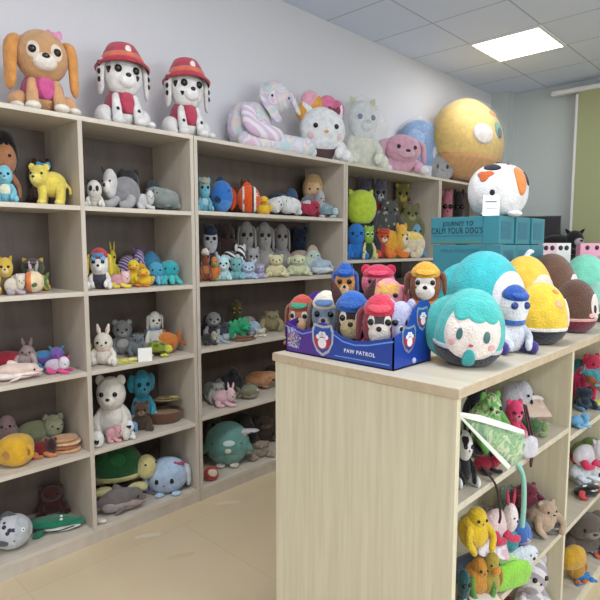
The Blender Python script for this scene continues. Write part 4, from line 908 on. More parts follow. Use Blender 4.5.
T('plush_penguin', 'bear', 425, 20, 222, -2.75, N1, 'light blue plush penguin next to the teal box stack', dict(c='7ab0d0', ear='none', belly='dce4e8', bc='26344c'), 60, d=.12)
T('plush_wolf', 'heap', 362, 30, 176, -2.89, N1 + .17, 'dark purple-grey plush wolf at the back left of the pile', dict(c='4a4656', ear='cat'), 60, d=.1)
T('plush_raccoon', 'bear', 380, 28, 178, -2.88, N1 + .17, 'grey and white plush raccoon with a red cap high in the pile', dict(c='6a6a74', ear='round', muz='c8c8cc', cap='5a5a66', vest='a83848', head=.22), 60, d=.11)
T('plush_monkey', 'bear', 402, 34, 182, -2.88, N1 + .17, 'olive brown plush monkey at the top of the pile', dict(c='7a7038', ear='round', muz='b4a84c', earin='b4a84c', head=.2), 55, d=.11)
T('plush_panther', 'heap', 388, 34, 200, -2.79, N1 + .14, 'charcoal plush panther with white flecks in the middle of the pile', dict(c='4c4e4c', pat=pattern('spots', '4a4c48', 'a0a09a', scale=26), ear='cat'), 60, d=.09)
T('plush_hedgehog', 'heap', 412, 32, 204, -2.79, N1 + .12, 'olive grey plush hedgehog right of the charcoal panther', dict(c='70704c', ear='round', muz='9a9a60', cap='4c4458'), 60, d=.09)
T('plush_crab', 'heap', 422, 24, 190, -2.89, N1 + .17, 'dusky crimson plush crab at the upper right of the pile', dict(c='8a4458', ear='none'), 60, d=.08)
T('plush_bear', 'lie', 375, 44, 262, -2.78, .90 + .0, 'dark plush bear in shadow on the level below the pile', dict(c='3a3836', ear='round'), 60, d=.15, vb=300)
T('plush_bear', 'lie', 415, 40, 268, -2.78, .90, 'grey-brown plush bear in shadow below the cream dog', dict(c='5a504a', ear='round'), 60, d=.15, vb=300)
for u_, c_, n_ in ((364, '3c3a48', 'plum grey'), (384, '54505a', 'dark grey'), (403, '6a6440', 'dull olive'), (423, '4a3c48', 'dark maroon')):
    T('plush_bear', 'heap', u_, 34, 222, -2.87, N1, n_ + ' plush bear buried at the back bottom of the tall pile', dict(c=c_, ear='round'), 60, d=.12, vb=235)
G = 'soft toys in the far shelf unit'
T('plush_pig', 'bear', 447, 18, 188, -2.74, N1, 'dusky pink plush pig in the far shelf unit', dict(c='b8707c', ear='round'), 40, d=.2)
T('plush_bear', 'bear', 459, 18, 186, -2.80, N1, 'dark plush bear right of the dusky pink pig', dict(c='3c3034', ear='round'), 40, d=.2)

# ================================================================ on the counter
G = 'plush toys on the counter'
def text(name, s, size, loc, rot, m, par, ext=.0006, sx=1.0):
    cu = bpy.data.curves.new('lettering', 'FONT'); cu.body = s; cu.size = size; cu.align_x = 'CENTER'; cu.align_y = 'CENTER'; cu.extrude = ext; cu.resolution_u = 4; cu.space_character = 1.12
    tmp = bpy.data.objects.new('tmp', cu); COL.objects.link(tmp)
    me = bpy.data.meshes.new_from_object(tmp.evaluated_get(bpy.context.evaluated_depsgraph_get())); bpy.data.objects.remove(tmp)
    me.materials.clear(); me.materials.append(m)
    o = bpy.data.objects.new(name, me); COL.objects.link(o); o.parent = par; o.location = loc; o.rotation_euler = rot; o.scale = (sx, 1, 1); return o
def prism(name, out, y0, y1, m, par, axis='y'):
    n = len(out); V = [(x, y0, z) for x, z in out] + [(x, y1, z) for x, z in out]
    if axis == 'x': V = [(y, x, z) for x, y, z in V]
    F = [tuple(range(n)), tuple(range(2 * n - 1, n - 1, -1))] + [(i, n + i, n + (i + 1) % n, (i + 1) % n) for i in range(n)]
    return link(name, V, F, m, par, False)
def display_box():
    t = empty('display_box', (-1.275, 1.262, CTOP), 0, 'purple and blue cardboard display box of plush puppies on the counter corner', 'display box')
    W, D = .425, .20; card = .004
    m, N, L, B = newmat('printed_card'); v = coords(N, L)
    sp = N.new('ShaderNodeSeparateXYZ'); L.new(v, sp.inputs[0]); nz = N.new('ShaderNodeTexNoise'); nz.inputs['Scale'].default_value = 14; L.new(v, nz.inputs['Vector'])
    ad = N.new('ShaderNodeMath'); ad.operation = 'MULTIPLY_ADD'; ad.inputs[1].default_value = .05; L.new(nz.outputs['Fac'], ad.inputs[0]); L.new(sp.outputs['X'], ad.inputs[2])
    cr = N.new('ShaderNodeValToRGB'); e = cr.color_ramp.elements; e[0].position = .16; e[0].color = lin('4e2a8c'); e[1].position = .235; e[1].color = lin('1c3f9c')
    L.new(ad.outputs[0], cr.inputs[0]); L.new(cr.outputs[0], B.inputs['Base Color']); B.inputs['Roughness'].default_value = .3
    wave = [(0, 0), (W, 0), (W, .095), (W * .93, .088), (W * .8, .074), (W * .68, .068), (W * .57, .074), (W * .47, .094), (W * .42, .108), (W * .38, .112), (W * .34, .108), (W * .28, .09), (W * .18, .078), (W * .08, .088), (0, .098)]
    prism('front_wall', wave, 0, card, m, t)
    up = [(x, z - .006) for x, z in wave[2:]]
    for i in range(len(up) - 1):
        pass
    band = [(x, z - .010) for x, z in wave[2:]] + [(x, z - .014) for x, z in wave[:1:-1]]
    prism('wave_stripe', band, -.0012, -.0002, flat('6a9ce8', .4), t)
    side = [(0, 0), (D, 0), (D, .155), (D * .9, .185), (D * .7, .19), (D * .5, .165), (D * .32, .11), (0, .095)]
    prism('side_wall', side, W - card, W, flat('1d3f9a', .3), t, 'x'); prism('side_wall', side, 0, card, flat('4e2a8c', .3), t, 'x')
    prism('back_wall', [(0, 0), (W, 0), (W, .10), (0, .10)], D - card, D, flat('1d3f9a', .3), t)
    box('bottom_panel', (0, 0, 0), (W, D, .004), m, t)
    sh = lambda s: [(0, -.62 * s), (.3 * s, -.45 * s), (.5 * s, -.1 * s), (.52 * s, .35 * s), (.42 * s, .58 * s), (0, .5 * s), (-.42 * s, .58 * s), (-.52 * s, .35 * s), (-.5 * s, -.1 * s), (-.3 * s, -.45 * s)]
    def badge(x, z, s, ax='y', yy=0.0):
        o = empty('badge', (0, 0, 0)); o.parent = t
        def pr(nm, out, d, mm):
            if ax == 'y': return prism(nm, [(x + a, z + b) for a, b in out], yy - d, yy - d + .001, mm, o)
            return prism(nm, [(x + a, z + b) for a, b in out], W + d - .001, W + d, mm, o, 'x')
        pr('shield_rim', sh(s), .0016, flat('b8bcc8', .25, .6)); pr('shield', sh(s * .82), .0026, flat('23479c', .3)); pr('red_field', [(a, b * .55 - s * .12) for a, b in sh(s * .74)], .0036, flat('b02c3a', .3))
        for px_, pz_, r in ((0, -.12, .2), (-.2, .1, .09), (-.07, .2, .1), (.07, .2, .1), (.2, .1, .09)):
            pr('paw_print', [(px_ * s + r * s * math.cos(q * PI / 6), pz_ * s + r * s * math.sin(q * PI / 6)) for q in range(12)], .0046, flat('e8e8ee', .4))
    badge(W * .385, .058, .085); badge(.075, .082, .068, 'x')
    badge(.145, .135, .06, 'x')
    text('lettering', 'PAW PATROL', .017, (W * .72, -.0015, .035), (PI / 2, 0, 0), flat('e8eefc', .4), t)
    prism('white_line', [(W * .5, .0135), (W * .97, .0135), (W * .97, .016), (W * .5, .016)], -.001, -.0002, flat('7aa4e0', .4), t)
    prism('silver_print', [(.008, .02), (.06, .015), (.07, .05), (.04, .085), (.008, .08)], -.001, -.0002, pattern('tiedye', '3c2a80', 'c8ccd8', '7a3a8a', '2a4aa0', 'd8b860', scale=60), t)
display_box()
pk = dict()
def pup(u, w, vt, x, y, label, rz=35, z=CTOP + .006, d=.09, **k):
    return T('plush_puppy', 'bear', u, w, vt, x, z, label, dict(pk, **k), rz, y=y, d=d)
P_ = lambda u, y: (CO + ray(u, 300) * (y / ray(u, 300)[1]))[0]
def Y(kind, name, u, w, vt, y, z, label, k, rz=35, d=.09, dx=0, **kw):
    return T(name, kind, u, w, vt, P_(u, y), z, label, k, rz, y=y, d=d, **kw)
BZ = CTOP + .005
Y('bear', 'plush_puppy', 303, 40, 294, 1.36, BZ, 'tan plush puppy with brown ears and a red cap, left end of the display box', dict(dogsit=1, bigmuz=1, c='b47a54', ear='floppy', earc='7c4430', flop=1.1, muz='d9b48c', ew='efe8e0', cap='b8483c', peak='2e8a6c', head=.4, hw=.9, es=.064, vest='6a3a8c'), 20)
Y('bear', 'plush_puppy', 327, 42, 290, 1.365, BZ, 'grey-blue plush puppy with a silver disc tag, second in the display box', dict(c='8496aa', ear='floppy', earc='6c5a50', cap='dcd8c8', peak='5878a8', muz='b8b4ac', head=.38, hw=.95, vest='4a78a8', vest2='9ab8d0'), 25)
Y('bear', 'plush_puppy', 353, 46, 290, 1.345, BZ, 'brown plush shepherd puppy in a blue cap in the middle of the display box', dict(bigmuz=1, earh=1.0, earx=.75, c='3c2c2a', ear='cat', earc='4a2c2c', cap='2a62b4', peak='2458a8', muz='c8b488', ew='e8e0d4', head=.4, hw=1.0, vest='254a90', es=.066, longmuz=1), 30)
Y('bear', 'plush_puppy', 381, 46, 293, 1.335, BZ, 'red and grey plush puppy with a white muzzle, right of the blue cap', dict(bigmuz=1, c='8c2c3c', ear='floppy', earc='6c2434', cap='cc3a54', peak='d84a60', muz='e0d8d0', blaze='484446', ew='e8e4e0', head=.4, hw=1.0, vest='6a2030', es=.066, longmuz=1), 30)
Y('bear', 'plush_puppy', 401, 34, 298, 1.36, BZ, 'lilac-white plush puppy at the right end of the display box', dict(dogsit=1, c='b4b8dc', ear='round', muz='ccd0e8', head=.36, vest='5870b8'), 40, d=.07)
Y('bear', 'plush_puppy', 345, 36, 262, 1.62, CTOP, 'plush puppy with a royal blue pompom hat behind the display box', dict(c='c88a4c', ear='floppy', earc='2c4a9c', cap='2a5cb0', muz='d8b890', vest='3a3c70', head=.25, bow='2458b4'), 35, d=.1)
Y('bear', 'plush_puppy', 378, 58, 264, 1.80, CTOP, 'large plush pony in a bright pink hood behind the display box', dict(c='e87a9c', ear='round', earc='cc2a50', cap='d03a5c', peak='d84868', muz='e8c07c', bc='e86a9c', ac='e8b848', vest='e8a0bc', head=.24, hw=1.2), 35, d=.14)
Y('bear', 'plush_puppy', 388, 50, 276, 1.62, CTOP, 'pink and yellow plush puppy crouched between the display box and the pink hood', dict(c='e0728c', pat=pattern('tiedye', 'e4648c', 'e8c04c', 'e48ab0', 'ecd070', scale=14), ear='floppy'), 35, d=.10)
Y('bear', 'plush_puppy', 425, 52, 261, 1.66, CTOP, 'white and brown plush puppy with a yellow cap and orange vest', dict(bigmuz=1, c='8a4e30', ear='floppy', earc='6c3824', flop=.5, blaze='ece4dc', muz='ece4dc', ew='f0ece4', cap='e0a83c', peak='e0a83c', vest='e8923c', vest2='eca850', bc='e8923c', ac='e8b070', head=.24, hw=1.25, es=.068, bw=.36), 30, d=.14)
Y('round', 'plush_tag', 420, 16, 316, 1.46, CTOP + .0, 'small orange and white plush behind the tall side of the display box', dict(c='e8963c', spotsc=[(0, 10, 30, 'f0d8b8')]), 30, d=.08)
# round plush dolls, rows along the right edge
RD = dict(faces=True, face='f0e6e0', egg=.14)
Y('round', 'plush_doll', 465, 68, 286, 1.495, CTOP, 'round plush doll with aqua hair, aqua tie and dark base at the counter front',
  dict(RD, faz=-6, c='4cc0bc', base='262a36', mid='c8ced4', fringe=1, blush='eab4b8', tie='3ab0b4', fang=50, eyec='3c6a6c', hairback='46b4b0'), 40, d=.19, tilt=(4, 7), group='round plush dolls on the counter')
Y('round', 'plush_doll', 484, 78, 249, 1.90, CTOP, 'bigger aqua-haired round plush doll in the back row', dict(RD, c='3ebcc4', face='e6e4ea', faz=30, fang=38, eyec='506068', hairback='38b0b8', base='30343e'), 50, d=.22, group='round plush dolls on the counter')
Y('bear', 'plush_penguin', 513, 40, 286, 1.76, CTOP, 'blue and white plush penguin doll with a blue scarf beside the front aqua doll', dict(c='e4e8ee', ear='none', cap='2454ac', scarf='3a6cc0', head=.3, hw=1.2, bc='e0e2ec', ac='d8dcea', lc='4a3c8c', nose='none', eyec='243a80', es=.1, bw=.38, toph=1.02), 55, d=.13, group='round plush dolls on the counter')
Y('round', 'plush_doll', 541, 50, 281, 2.0, CTOP, 'round plush doll with lemon yellow hair and black base facing away', dict(RD, c='ecc944', base='1f2230', mid='e4e2dc', faz=75, fang=30, faces=False, spotsc=[(20, 45, 7, 'e88a4c'), (14, 20, 8, 'eab08a')]), 50, d=.17, group='round plush dolls on the counter')
Y('round', 'plush_doll', 524, 56, 254, 2.24, CTOP, 'round plush doll with golden hair and sky blue trim in the back row', dict(RD, c='ecc24a', face='e8d8cc', faz=25, fang=34, base='58b8d0', mid='58b8d0', tuft='d8e0e8'), 48, d=.18, group='round plush dolls on the counter')
Y('round', 'plush_doll', 550, 50, 252, 2.58, CTOP, 'larger brown-haired round plush doll in the back row', dict(RD, c='6a4c3c', face='ecdcd8', faz=40, fang=26, sleepy=1, base='6a2430'), 52, d=.2, group='round plush dolls on the counter')
Y('round', 'plush_doll', 575, 40, 278, 2.36, CTOP, 'smaller brown-haired round plush doll in a dark red coat at the counter edge', dict(RD, c='5c4034', face='ecdcd8', faz=40, fang=30, base='6c2032', mid='d8a8a0', blush='e8b0b0'), 52, d=.16, group='round plush dolls on the counter')
Y('round', 'plush_doll', 584, 48, 253, 2.92, CTOP, 'mint-haired round plush doll in the back row beyond the brown-haired ones', dict(RD, c='7ed4b8', face='e4e0ea', faz=40, fang=30, base='e8e8e8'), 52, d=.2, group='round plush dolls on the counter')
Y('round', 'plush_doll', 600, 30, 281, 2.78, CTOP, 'mint and white round plush doll cut off by the right picture edge', dict(RD, c='9cdcc8', face='e8ecea', base='2c4a48', mid='c8e4dc'), 52, d=.17, group='round plush dolls on the counter')
Y('round', 'plush_doll', 606, 40, 252, 3.22, CTOP, 'pink-haired round plush doll at the far right of the back row', dict(RD, c='eca0c0', face='eedce4', fang=28), 50, d=.2, group='round plush dolls on the counter')

# teal cartons
M_TEAL = flat('37808f', .35); M_TEAL2 = flat('2a6c82', .35); M_INK = flat('10303c', .5)
bw_, bd, bh = .31, .155, .118
cart_n = 0
LB = ['top carton of the teal stack with dark lettering facing the camera', 'teal carton on the upper layer right behind the lettered one', 'rearmost teal carton on the upper layer']
def carton(x, y, z, label, lettered):
    t = empty('carton', (x, y, z), 0, label, 'box', 'teal cartons stacked on the counter')
    box('carton_body', (0, 0, 0), (bw_, bd - .004, bh - .003), M_TEAL, t, .002)
    box('side_label', (bw_, .02, .02), (bw_ + .0008, bd - .035, bh - .025), M_TEAL2, t)
    box('lid_flap', (bw_ - .07, -.0008, .0), (bw_ - .067, 0, bh - .004), M_TEAL2, t)
    if lettered:
        text('lettering', 'JOURNEY TO', .027, (.128, -.001, .086), (PI / 2, 0, 0), M_INK, t, sx=.8)
        text('lettering', "CALM YOUR DOG'S", .036, (.122, -.001, .056), (PI / 2, 0, 0), M_INK, t, sx=.68)
        box('printed_line', (.01, -.0012, .034), (.235, -.0002, .037), M_TEAL2, t); box('printed_line', (.01, -.0012, .006), (.235, -.0002, .010), flat('6a8a4c', .5), t)
    else: text('lettering', "CALM YOUR DOG'S", .018, (.13, -.001, .09), (PI / 2, 0, 0), M_TEAL2, t)
cz = [CTOP, CTOP + bh, CTOP + 2 * bh, CTOP + 3 * bh]
ORD = ['front', 'second', 'third']
LAY = ['bottom', 'second', 'third', 'top']
for l in range(4):
    for j in range(3):
        off = .0 if l == 3 else .006 * l
        carton(-1.275 + off + .006 * j * (l % 2), 2.17 + j * bd, cz[l],
               ('teal carton with dark lettering facing the camera, under the calico plush' if (l == 3 and j == 0) else
                f'teal carton, {ORD[j]} from the camera in the {LAY[l]} layer of the stack'), l == 3 and j == 0)
STK = CTOP + 4 * bh - .003
def calico():
    P = P_(495, 2.3)
    t = Toy('plush_cat', .245, .20, .225, (P - .005, 2.30, STK), math.radians(38), 'white calico plush cat pillow with orange and black patches on the teal cartons', 'plush toy', G)
    c = (0, 0, .48); r = (.5, .48, .52)
    b = t.ball('body', c, r, plush('e8e8ea'), puff=.86, flatb=.86, n=36); t.pf = .86
    t.patch('black_patch', c, r, -28, 52, 17, plush('1e2230'), .035, b, asp=.7, wob=lambda q: 1 + .15 * math.sin(2 * q))
    t.patch('orange_patch', c, r, -38, 28, 17, plush('cf6a38'), .03, b, asp=.7, wob=lambda q: 1 + .25 * math.sin(3 * q))
    t.patch('orange_patch', c, r, 36, 20, 15, plush('e08a48'), .03, b, asp=2.0)
    t.patch('black_patch', c, r, 62, 22, 8, plush('1e2230'), .03, b, asp=2.0)
    t.limb('stripe', [(-.05, -.1, 1.0), (.2, -.12, .96), (.4, -.1, .8)], .014, plush('20242e'), b); t.limb('stripe', [(.1, -.22, .955), (.28, -.22, .87), (.4, -.2, .74)], .016, plush('c03a3c'), b)
    tag = box('paper_tag', (-.085, -.112, .0), (-.018, -.109, .085), flat('e9e9e6', .5), t.root)
    box('tag_print', (-.075, -.1125, .055), (-.03, -.112, .059), M_INK, tag); box('tag_print', (-.07, -.1125, .03), (-.03, -.112, .032), flat('6a6a6a', .5), tag)
    t.ball('tag_eye', (-.2, -.56, .42), (.045, .02, .055), plush('1a1a20'), n=14)
    for s_ in (-1, 1): t.ball('foot', (s_ * .22, -.36, .05), (.12, .14, .06), plush('e4e4e6'))
calico()
# small window boxes behind the dolls
G2 = 'small toy boxes behind the dolls'
for i, (u, y, w, label, c1) in enumerate([(545, 2.98, .075, 'pale pink small toy box behind the brown-haired doll', 'e8c4cc'), (559, 3.02, .07, 'white small toy box with dark dots behind the mint-haired doll', 'e8e6e2'), (587, 3.36, .12, 'wider pink small toy box next to the pink-haired doll', 'e8a8c0')]):
    x = P_(u, y); t = empty('toy_box', (x, y, CTOP), math.radians(30), label, 'box', G2)
    box('carton_body', (-w / 2, -.05, 0), (w / 2, .05, .36), flat(c1, .4), t, .002)
    for k_, xx in enumerate((-w * .2, w * .2)): 
        Vb, Fb = sphere(14, 10); link('printed_dot', Vb * (.011, .002, .013) + (xx, -.051, .335), Fb, flat('2a2426', .4), t)

# far cabinet, monitor and black plush against the end wall
t = empty('cabinet', (-2.70, 6.02, 0), 0, 'low dark cabinet against the end wall behind the counter', 'cabinet')
box('cabinet_body', (0, 0, .05), (1.2, .42, 1.38), flat('3a3634', .5), t, .004); box('cabinet_top', (-.01, -.02, 1.38), (1.21, .43, 1.40), flat('2c2a2a', .4), t)
for i in range(2):
    d_ = box('door', (.01 + .595 * i, -.018, .06), (.595 + .595 * i, 0, 1.37), flat('423d3a', .45), t, .002)
    box('handle', (.54 + .08 * i, -.03, .8), (.55 + .08 * i, -.018, .95), flat('aaaaaa', .3, 1), d_)
P = CO + ray(536, 230) * (6.25 / ray(536, 230)[1])
t = empty('monitor', (P[0] - .02, 6.25, 1.40), math.radians(12), 'black flat monitor standing behind the teal cartons', 'monitor')
box('screen', (-.30, -.012, .03), (.27, .02, .42), flat('16181c', .2), t, .006); box('stand', (-.03, .02, .0), (.03, .05, .2), flat('16181c', .4), t); box('foot', (-.12, -.06, 0), (.12, .1, .012), flat('16181c', .4), t)
Y('lie', 'plush_panther', 558, 42, 229, 6.12, 1.40, 'black plush cat with pointed ears lying before the monitor', dict(c='17171b', ear='cat', hc='1c1c20', muz='b8b8bc'), 30, d=.25)

# ================================================================ counter shelves
G = 'soft toys in the near counter bay'
K1, K2, K3 = CL
GR = pattern('tiedye', '3f8c3c', '9cc87c', '54a048', 'd0dcb0', '3a7a3c', scale=26)
T('plush_penguin', 'bear', 475, 32, 366, -.86, K1, 'navy blue plush penguin in shadow at the back of the upper level', dict(c='1c2230', ear='none'), 60, d=.12)
T('plush_seal', 'seal', 513, 34, 372, -.80, K1 + .0, 'silver white plush seal upright in a clear bag', dict(c='b8b8c0', c2='a4a4ac'), 60, d=.14)
T('plush_frog', 'heap', 487, 40, 392, -.76, K1, 'light green plush frog in a clear bag behind the hanging packet', dict(c='6cb058', pat=GR, ear='round'), 60, d=.12)
T('plush_kitten', 'bear', 464, 24, 428, -.69, K1, 'black and white plush kitten in the left corner of the upper level', dict(c='e4e4e4', ear='cat', earc='1c1c1e', bc='1c1c20', lc='e0e0e0', ac='18181a', spots=[(-30, 30, 25)]), 55, d=.1)
T('plush_mouse', 'lie', 486, 26, 451, -.68, K1, 'red and black plush mouse lying behind the green packet', dict(c='b02440', ear='round', earc='1c1c1e', hc='c83a58', lc='2a1c20'), 60, d=.08)
T('plush_pig', 'bear', 514, 28, 398, -.72, K1, 'hot pink plush pig on the upper level under the silver seal', dict(c='d83c6c', ear='round', muz='e87a98'), 55, d=.09)
T('plush_puppy', 'lie', 537, 36, 394, -.76, K1, 'beige pink plush puppy in a bag at the right of the upper level', dict(c='c8ac98', ear='floppy', hc='d4b8a4', muz='dcc8b8'), 60, d=.12)
T('plush_turtle', 'turtle', 533, 30, 417, -.70, K1, 'dark green plush turtle at the shelf edge right of the pink pig', dict(c='2f5a2c', skin='7a9a5c', plate='406c38'), 60, d=.08)
def packet():
    # a wedge-shaped green packet hanging out of the shelf, a little in front of the counter face
    t = empty('toy_packet', (0, 0, 0), 0, 'wedge-shaped green toy packet with white card strips poking out over the upper shelf edge', 'packet', G)
    def pt(u, v, x):
        q = ray(u, v); P = q * (x / q[0]) + CO; return P
    O = pt(461, 417, -.66); t.location = O
    def slab(name, px, x0, x1, th, m, lump=0):
        q = [pt(u, v, x0 + (x1 - x0) * (u - 461) / 62) - O for u, v in px]; n = len(q)
        c = sum(q) / n; a = np.array((th, 0, 0)); rings = [(1, 0), (.94, .7), (.7, 1)]
        V = []
        for s_, h in rings: V += [c + (p - c) * s_ + a * h for p in q]
        V.append(c + a * 1.05)
        for s_, h in rings[1:]: V += [c + (p - c) * s_ - a * h for p in q]
        V.append(c - a * 1.05); F = []
        for j in range(2): F += [(j * n + k, j * n + (k + 1) % n, (j + 1) * n + (k + 1) % n, (j + 1) * n + k) for k in range(n)]
        F += [(2 * n + k, 2 * n + (k + 1) % n, 3 * n) for k in range(n)]; b = 3 * n + 1
        F += [(k, (k + 1) % n, b + (k + 1) % n, b + k) for k in range(n)] + [(b + k, b + (k + 1) % n, b + n + (k + 1) % n, b + n + k) for k in range(n)] + [(b + n + k, b + n + (k + 1) % n, b + 2 * n) for k in range(n)]
        return link(name, V, F, m, t)
    slab('packet_body', [(462, 418), (478, 420), (496, 424), (512, 428), (522, 433), (524, 447), (519, 460), (510, 467), (496, 452), (478, 434)], -.665, -.585, .012, GR)
    slab('header_card', [(460, 412), (480, 415), (505, 423), (524, 430), (525, 435), (504, 429), (480, 422), (460, 417)], -.65, -.57, .002, flat('e4e8e4', .5))
    slab('header_card', [(460, 418), (462, 417), (511, 466), (508, 470)], -.65, -.57, .002, flat('dfe6dc', .5))
    slab('plastic_bag', [(461, 416), (524, 430), (527, 450), (509, 470)], -.66, -.58, .018, clear())
    packet.slab = slab
packet()
T('plush_stick', 'log', 530, 12, 431, -.62, K1 + .0, 'thin white and lilac plush wand at the shelf edge right of the green packet', dict(c='d8d4e0', c2='b8b0c8'), 60, d=.02, vb=450)
def cords():
    def cord(name, pts, r, m, label, cat='cord'):
        t = empty(name, pts[0], 0, label, cat); S = Toy.__new__(Toy); S.S = np.ones(3); S.root = t; S.n = 10
        P0 = np.array(pts[0]); S.limb('cord_loop', [np.array(p) - P0 for p in pts], r, m, n=8)
    cord('cord', [(-.655, 1.70, K1 + .16), (-.628, 1.69, K1 + .06), (-.624, 1.695, K1 - .03), (-.63, 1.72, K1 + .05), (-.66, 1.73, K1 + .15)], .0035, flat('4a1424', .5), 'dark red looped cord hanging beside the hot pink pig')
    cord('cord', [(-.66, 1.43, K1 + .04), (-.622, 1.44, K1 - .01), (-.620, 1.47, K1 - .10), (-.624, 1.475, K1 - .13)], .0035, flat('2a1018', .5), 'black cord with a bead hanging below the green packet')
    cord('drawstring_cord', [(-.65, 1.60, K1 + .03), (-.620, 1.62, K1 - .03), (-.616, 1.63, K1 - .12), (-.62, 1.635, K1 - .2)], .008, flat('8cc4b8', .4), 'pale aqua mesh drawstring hanging over the shelf edge')
cords()
T('plush_duck', 'heap', 474, 34, 506, -.69, K2, 'yellow plush chick at the left of the middle level', dict(c='e0be2c', ear='none'), 60, d=.1, vb=525, zb=548)
T('plush_block', 'log', 474, 30, 548, -.72, K2, 'slate blue plush bolster under the yellow duck', dict(c='5c6c8c', c2='8c9cb8'), 60, d=.12)
T('plush_shell', 'lie', 499, 36, 500, -.67, K2, 'white and pink plush rabbit lying right of the yellow duck', dict(c='e4ccd0', ear='bunny', earc='b83054', hc='e8dcdc', lc='c83a5c'), 60, d=.09, vb=525, zb=540)
T('plush_owl', 'bear', 506, 26, 484, -.84, K2, 'grey-green plush owl behind the mesh drawstring', dict(c='7c9488', ear='round', muz='a8b8a8'), 60, d=.12)
T('plush_fish', 'fish', 503, 36, 527, -.69, K2, 'teal plush fish lying under the pink rabbit', dict(c='2a8c94', fin='1f6c78'), 62, d=.08, vb=540, zb=556)
T('plush_whale', 'whale', 520, 24, 518, -.67, K2, 'cornflower blue plush whale in the middle of the middle level', dict(c='4a74c0', belly='b0a4d4'), 60, d=.08, vb=530, zb=546)
T('plush_bee', 'bear', 530, 18, 497, -.74, K2 + .0, 'yellow-green plush bee behind the cornflower whale', dict(c='c0a838', ear='round', bc='4a6c34'), 60, d=.09)
T('plush_bear', 'heap', 534, 30, 475, -.76, K2, 'wine red plush bear at the back of the middle level', dict(c='6a1c30', ear='round'), 60, d=.12, vb=490, zb=500)
T('plush_raccoon', 'lie', 543, 40, 508, -.70, K2, 'grey and black plush raccoon below the beige bear', dict(c='6c6a66', ear='round', hc='8a8680', muz='3a3a3a'), 60, d=.1)
T('plush_bear', 'heap', 556, 34, 488, -.69, K2, 'beige plush bear at the right of the middle level', dict(c='b8a088', ear='round', muz='c8b49c'), 60, d=.12, vb=500, zb=518)
T('plush_cloud', 'seal', 520, 36, 541, -.645, K2, 'small white plush seal at the edge of the middle level', dict(c='d8e0ea'), 60, d=.05, vb=552)
T('plush_bird', 'duck', 490, 28, 550, -.66, K2 - .0, 'olive and yellow plush bird near the lime green packet', dict(c='a89438', bill='d8882c'), 60, d=.07, vb=562)
T('plush_caterpillar', 'log', 512, 34, 555, -.625, K2 - .0, 'lime green plush bolster at the edge of the middle level', dict(c='8cd040', c2='e08c34'), 66, d=.03, vb=568)
T('plush_penguin', 'bear', 463, 20, 566, -.665, K2, 'dark teal plush penguin in the left corner of the middle level', dict(c='1c4a4c', ear='none', belly='c8d0d0'), 60, d=.06, vb=590)
T('plush_zebra', 'bear', 532, 46, 553, -.72, K3, 'grey and white striped plush zebra with magenta ears on the lower level', dict(c='c8c4c8', pat=pattern('stripes', 'a8a0a8', 'dcdadc', scale=9), ear='round'), 60, d=.15, vb=580)
T('plush_flamingo', 'bear', 548, 24, 566, -.84, K3, 'magenta plush flamingo behind the striped zebra', dict(c='a82458', ear='round'), 60, d=.12, vb=580)
G = 'soft toys in the second counter bay'
Q1, Q2, Q3 = .80, .44, .08
T('plush_flamingo', 'bear', 592, 30, 352, -.80, Q1, 'crimson pink plush flamingo at the back of the upper level, second bay', dict(c='b8284c', ear='round', ac='c83a60'), 60, d=.14)
T('plush_dinosaur', 'shark', 588, 30, 366, -.70, Q1 + .10, 'teal and brown plush lizard leaning on the pile in the second bay', dict(c='3c8c98', belly='8a4c2c'), 60, d=.1, tilt=(0, 40), vb=380)
T('plush_whale', 'bear', 583, 26, 386, -.72, Q1, 'dark navy plush bear under the teal lizard', dict(c='18283c', ear='round', lc='5a8cb8'), 60, d=.13)
T('plush_banana', 'lie', 599, 26, 398, -.67, Q1, 'yellow plush lying at the right picture edge in the second bay', dict(c='d8d038', ear='none', hc='3a4a9c'), 60, d=.09)
T('plush_parrot', 'heap', 600, 34, 428, -.78, Q2, 'green and yellow plush parrot at the back of the middle level, second bay', dict(c='5c7a2c', c2='a8b83c', ear='none'), 60, d=.15)
T('plush_kitten', 'lie', 588, 34, 438, -.69, Q2 + .1, 'white and red plush kitten lying on top of the pile in the second bay', dict(c='d0ccd4', ear='cat', hc='c8c4cc', lc='d0305c'), 60, d=.1, vb=450)
T('plush_rabbit', 'lie', 584, 32, 458, -.70, Q2 + .04, 'pale blue-white plush rabbit above the black and red packet', dict(c='d4dce4', ear='floppy'), 60, d=.1, vb=470)
T('plush_spider', 'heap', 588, 34, 484, -.665, Q2, 'black plush with red and white patches at the front of the second bay', dict(c='16161a', c2='c8383c', ear='round', earc='e4e0dc', muz='e8e4e0'), 60, d=.08)
T('plush_gorilla', 'bear', 590, 56, 512, -.70, Q3, 'large grey-brown plush gorilla on the lower level of the second bay', dict(c='5c524a', ear='round', muz='8a7c70', head=.3, bw=.42), 55, d=.2, vb=530)
T('plush_banana', 'log', 573, 18, 540, -.66, Q3 + .1, 'mustard yellow plush bolster left of the gorilla', dict(c='c89c2c', c2='d8b44c'), 60, d=.08, vb=560)
T('plush_bear', 'bear', 581, 26, 572, -.66, Q3, 'bright blue plush bear under the mustard bolster', dict(c='2c7cc4', ear='round'), 60, d=.08, vb=590)

